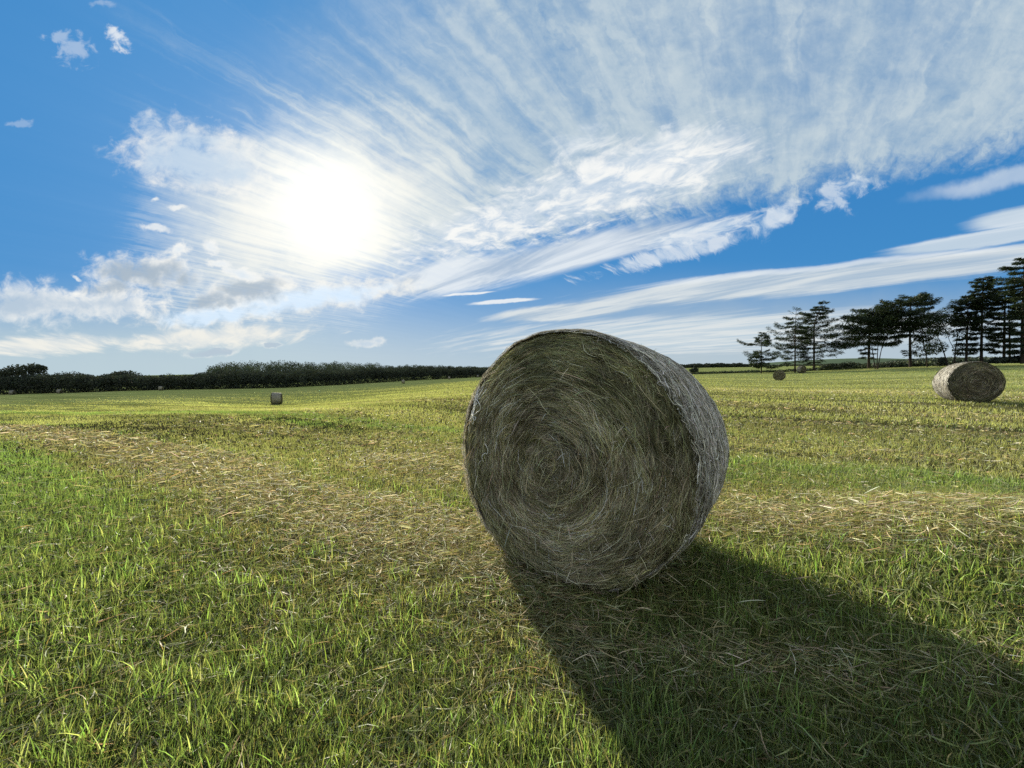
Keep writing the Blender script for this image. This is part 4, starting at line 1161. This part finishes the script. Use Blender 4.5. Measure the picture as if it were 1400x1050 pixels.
def make_woods():
    rg = np.random.default_rng(5)
    lm = leaf_material('wood_leaves', .12, .01, .6); bark = bark_material()
    dep = lambda px: np.interp(px, [-700, 0, 200, 378, 480, 550, 650, 800, 900], [118, 133, 133, 136, 166, 196, 226, 262, 290])
    topf = lambda px: np.interp(px, [-700, -200, 0, 60, 110, 125, 170, 195, 240, 285, 330, 480, 530, 560, 640, 700, 900], [512, 512, 512, 510, 510, 514, 508.5, 513, 513, 509, 506, 504, 501, 500, 502, 503, 502])
    topr = lambda px: np.interp(px, [285, 292, 310, 350, 400, 480, 510, 535, 560, 600, 650, 700, 900], [510, 500, 496, 494.5, 495, 495.5, 497, 501, 499, 500, 501, 502, 502])
    g = Geo()
    px = -560.0
    while px < 900:
        d0 = float(dep(px)); k = d0 / F_PX
        for row, back in enumerate((0.5, 5.0, 11.0)):
            d = d0 + back + rg.random() * 2
            q = px + rg.normal(0, 3); u = ray(q, HOR)[0]
            zt = at(q, float(topf(q)) + (3.0, 1.2, 0)[row] + rg.normal(0, .7), d).z; zb = H1(u * d, d)
            hgt = max(zt - zb, 2.5); rx = 2.2 + 1.6 * rg.random()
            leaf_cloud(g, (u * d, d, zb + hgt * .62), (rx, rx, hgt * .40), 1100, .36, WOOD, rg)
            if row == 0: leaf_cloud(g, (u * d, d - .3, zb + hgt * .28), (rx * 1.1, rx * .7, hgt * .32), 600, .38, WOOD, rg)
        px += 3.0 / k
    props(g.build('woodland', lm), 'long dark belt of broadleaf wood along the far edge of the left field', 'woodland', kind='stuff')
    g = Geo()
    px = 280.0
    while px < 900:
        d0 = float(dep(px)) + 34; k = d0 / F_PX
        for row, back in enumerate((0.0, 14.0)):
            d = d0 + back + rg.random() * 5
            q = px + rg.normal(0, 3); u = ray(q, HOR)[0]
            zt = at(q, float(topr(q)) + (4.0, 0)[row] + rg.normal(0, .4), d).z; zb = H1(u * d, d)
            hgt = max(zt - zb, 3.0); rx = 3.0 + 2.0 * rg.random()
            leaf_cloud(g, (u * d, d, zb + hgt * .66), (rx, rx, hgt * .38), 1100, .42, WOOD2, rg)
        px += 4.0 / k
    props(g.build('woodland', lm), 'higher wood of greyer crowns rising behind the dark belt of trees on the left', 'woodland', kind='stuff')
    # rounded single tree standing over the belt at the far left
    def lone(name, lab, px, d, shapes, n, cols, size, group=None, cat='tree', trunk=True):
        b = on_ground(px, d); o = thing(name, lab, cat, b, 0, group)
        g = Geo()
        for (x, y, rx, ry) in shapes:
            p = at(x, y, d) - b; k = d / F_PX
            leaf_cloud(g, (p.x, p.y, p.z), (rx * k, rx * k * .8, ry * k), n, size, cols, rg, hollow=.35)
        if trunk:
            w_ = Geo(); top = at(px, min(s[1] for s in shapes) + 3, d).z - b.z
            w_.tube([(0, 0, -.3), (.1, 0, top * .4), (0, .1, top * .8)], [.4, .3, .1], 8)
            w_.build('trunk', bark, o); g.build('crown', lm, o)
        else:
            g.build('foliage', lm, o)
        return o
    lone('broadleaf_tree', 'domed dark tree rising above the hedge at the far left', 34, 141, [(18, 508, 16, 7), (34, 505, 18, 8), (50, 505, 12, 8), (58, 503, 5, 3), (6, 512, 9, 5)], 700, WOOD, .55)
    lone('broadleaf_tree', 'low rounded tree poking above the dark belt, between the left bales', 172, 148, [(172, 511, 15, 4.5), (163, 513, 10, 4)], 420, WOOD, .55)
    lone('broadleaf_tree', 'small round tree alone on the far skyline between two conifer trunks', 1076, 330, [(1076, 499, 3.2, 2.4)], 260, WOOD, .6)
    lone('shrub', 'dark round bush at the right shoulder of the big bale', 952, 100, [(951, 505.5, 4, 3.2), (947, 506.5, 5, 3)], 420, WOOD, .3, cat='shrub', trunk=False)
    lone('shrub', 'dark bank of scrub under the tall pines at the right picture edge', 1382, 61, [(1364, 493, 9, 4), (1376, 492, 10, 4.5), (1392, 491, 12, 5), (1410, 491, 12, 5), (1428, 491, 12, 5)], 700, WOOD, .26, cat='shrub', trunk=False)
    GS = 'bushes along the foot of the tree row'
    for (px, d, sh, lab) in (
        (1140, 84, [(1140, 500, 10, 3.5), (1130, 501.5, 8, 2.5)], 'low bush at the left end of the scrub, right of the bent-topped conifer'),
        (1162, 82, [(1162, 498.5, 12, 4.5), (1153, 500, 8, 3.5)], 'rounded bush left of the dome-shaped pine trunk'),
        (1207, 80, [(1205, 500, 14, 4), (1216, 499.5, 9, 4)], 'dark bush around the foot of the fan of stems'),
        (1233, 79, [(1233, 498.5, 9, 4), (1226, 500, 8, 3)], 'pale-topped bush between the fan of stems and the tall pine'),
        (1288, 70, [(1289, 494, 6, 6), (1287, 497, 8, 4)], 'dark pointed bush at the foot of the left leaning trunk')):
        lone('shrub', lab, px, d, sh, 380, WOOD2 if 'pale' in lab else WOOD, .26, GS, 'shrub', False)
    # rough hedge line between the two fields
    hl = Geo()
    for px in np.arange(940, 1300, 1.6):
        d = float(np.interp(px, [940, 1066, 1120, 1180, 1300], [104, 93, 88, 84, 76])) + rg.normal(0, .6)
        b = on_ground(px, d); hh = .28 + .30 * rg.random() + (.25 if px > 1110 else 0)
        leaf_cloud(hl, (b.x, b.y, b.z + hh * .4), (.8, .8, hh), 60, .28, WOOD2 + [(.09, .11, .04)], rg, hollow=.2)
    props(hl.build('hedge', lm), 'low rough hedge strip of weeds dividing the mown field from the one beyond', 'hedge')
    # far trees on the right
    g = Geo()
    for px in np.arange(925, 1034, 1.5):
        d = 410 + rg.random() * 25; b = on_ground(px, d)
        top = np.interp(px, [925, 945, 985, 1010, 1034], [499, 498, 496.6, 497.2, 499]) + rg.normal(0, .5)
        hh = at(px, float(top), d).z - b.z
        leaf_cloud(g, (b.x, b.y, b.z + hh * .5), (3.2, 3, max(hh, 2) * .52), 200, 1.1, WOOD, rg)
    for px in np.arange(1034, 1240, 2.0):
        d = 700 + rg.random() * 40; b = on_ground(px, d)
        top = np.interp(px, [1034, 1060, 1150, 1170, 1240], [498.6, 498.8, 497.5, 496.8, 496]) + rg.normal(0, .4)
        hh = max(at(px, float(top), d).z - b.z, 1.5)
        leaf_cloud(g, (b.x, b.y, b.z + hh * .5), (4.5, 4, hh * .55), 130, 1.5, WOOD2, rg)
    props(g.build('treeline', lm), 'thin dark line of distant trees on the right skyline behind the big bale', 'treeline', kind='stuff')
    g = Geo()
    for px in np.arange(1205, 1700, 1.6):
        for row in range(2):
            d = 430 + row * 25 + rg.random() * 15; b = on_ground(px, d)
            top = np.interp(px, [1205, 1215, 1240, 1262, 1300, 1420, 1700], [497, 493.5, 491.5, 489.5, 488.5, 488.5, 489]) + rg.normal(0, .45) + (1 - row) * 2
            hh = max(at(px, float(top), d).z - b.z, 1.5)
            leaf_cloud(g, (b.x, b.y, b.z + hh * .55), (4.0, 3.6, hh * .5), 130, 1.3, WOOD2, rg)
    props(g.build('woodland', lm), 'bluish distant wood seen between the pine trunks on the right', 'woodland', kind='stuff')
    # far hills
    n = 160
    pxs = np.linspace(900, 2900, n)
    tops = 499.2 + 3 * sstep(1100, 950, pxs) - 3.2 * fbm(pxs * .004, pxs * 0 + 3, 71, 4) - 6.5 * np.exp(-((pxs - 1165) / 110) ** 2) - 5 * np.exp(-((pxs - 1330) / 150) ** 2)
    U = np.array([ray(p, HOR)[0] for p in pxs])
    prof = []
    for dd, f in ((4200, 0), (4800, .75), (5200, 1.0), (5600, .7), (6200, -.2)):
        zz = np.array([at(p, float(tp), 5200).z for p, tp in zip(pxs, tops)])
        prof.append(np.stack([U * dd, np.full(n, float(dd)), zz * f - 4 * (f == 0)], -1))
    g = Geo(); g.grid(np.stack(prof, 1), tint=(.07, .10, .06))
    props(g.build('hills', lm), kind='structure')
ground = make_ground()
make_bales()
make_grass()
make_trees()
make_woods()
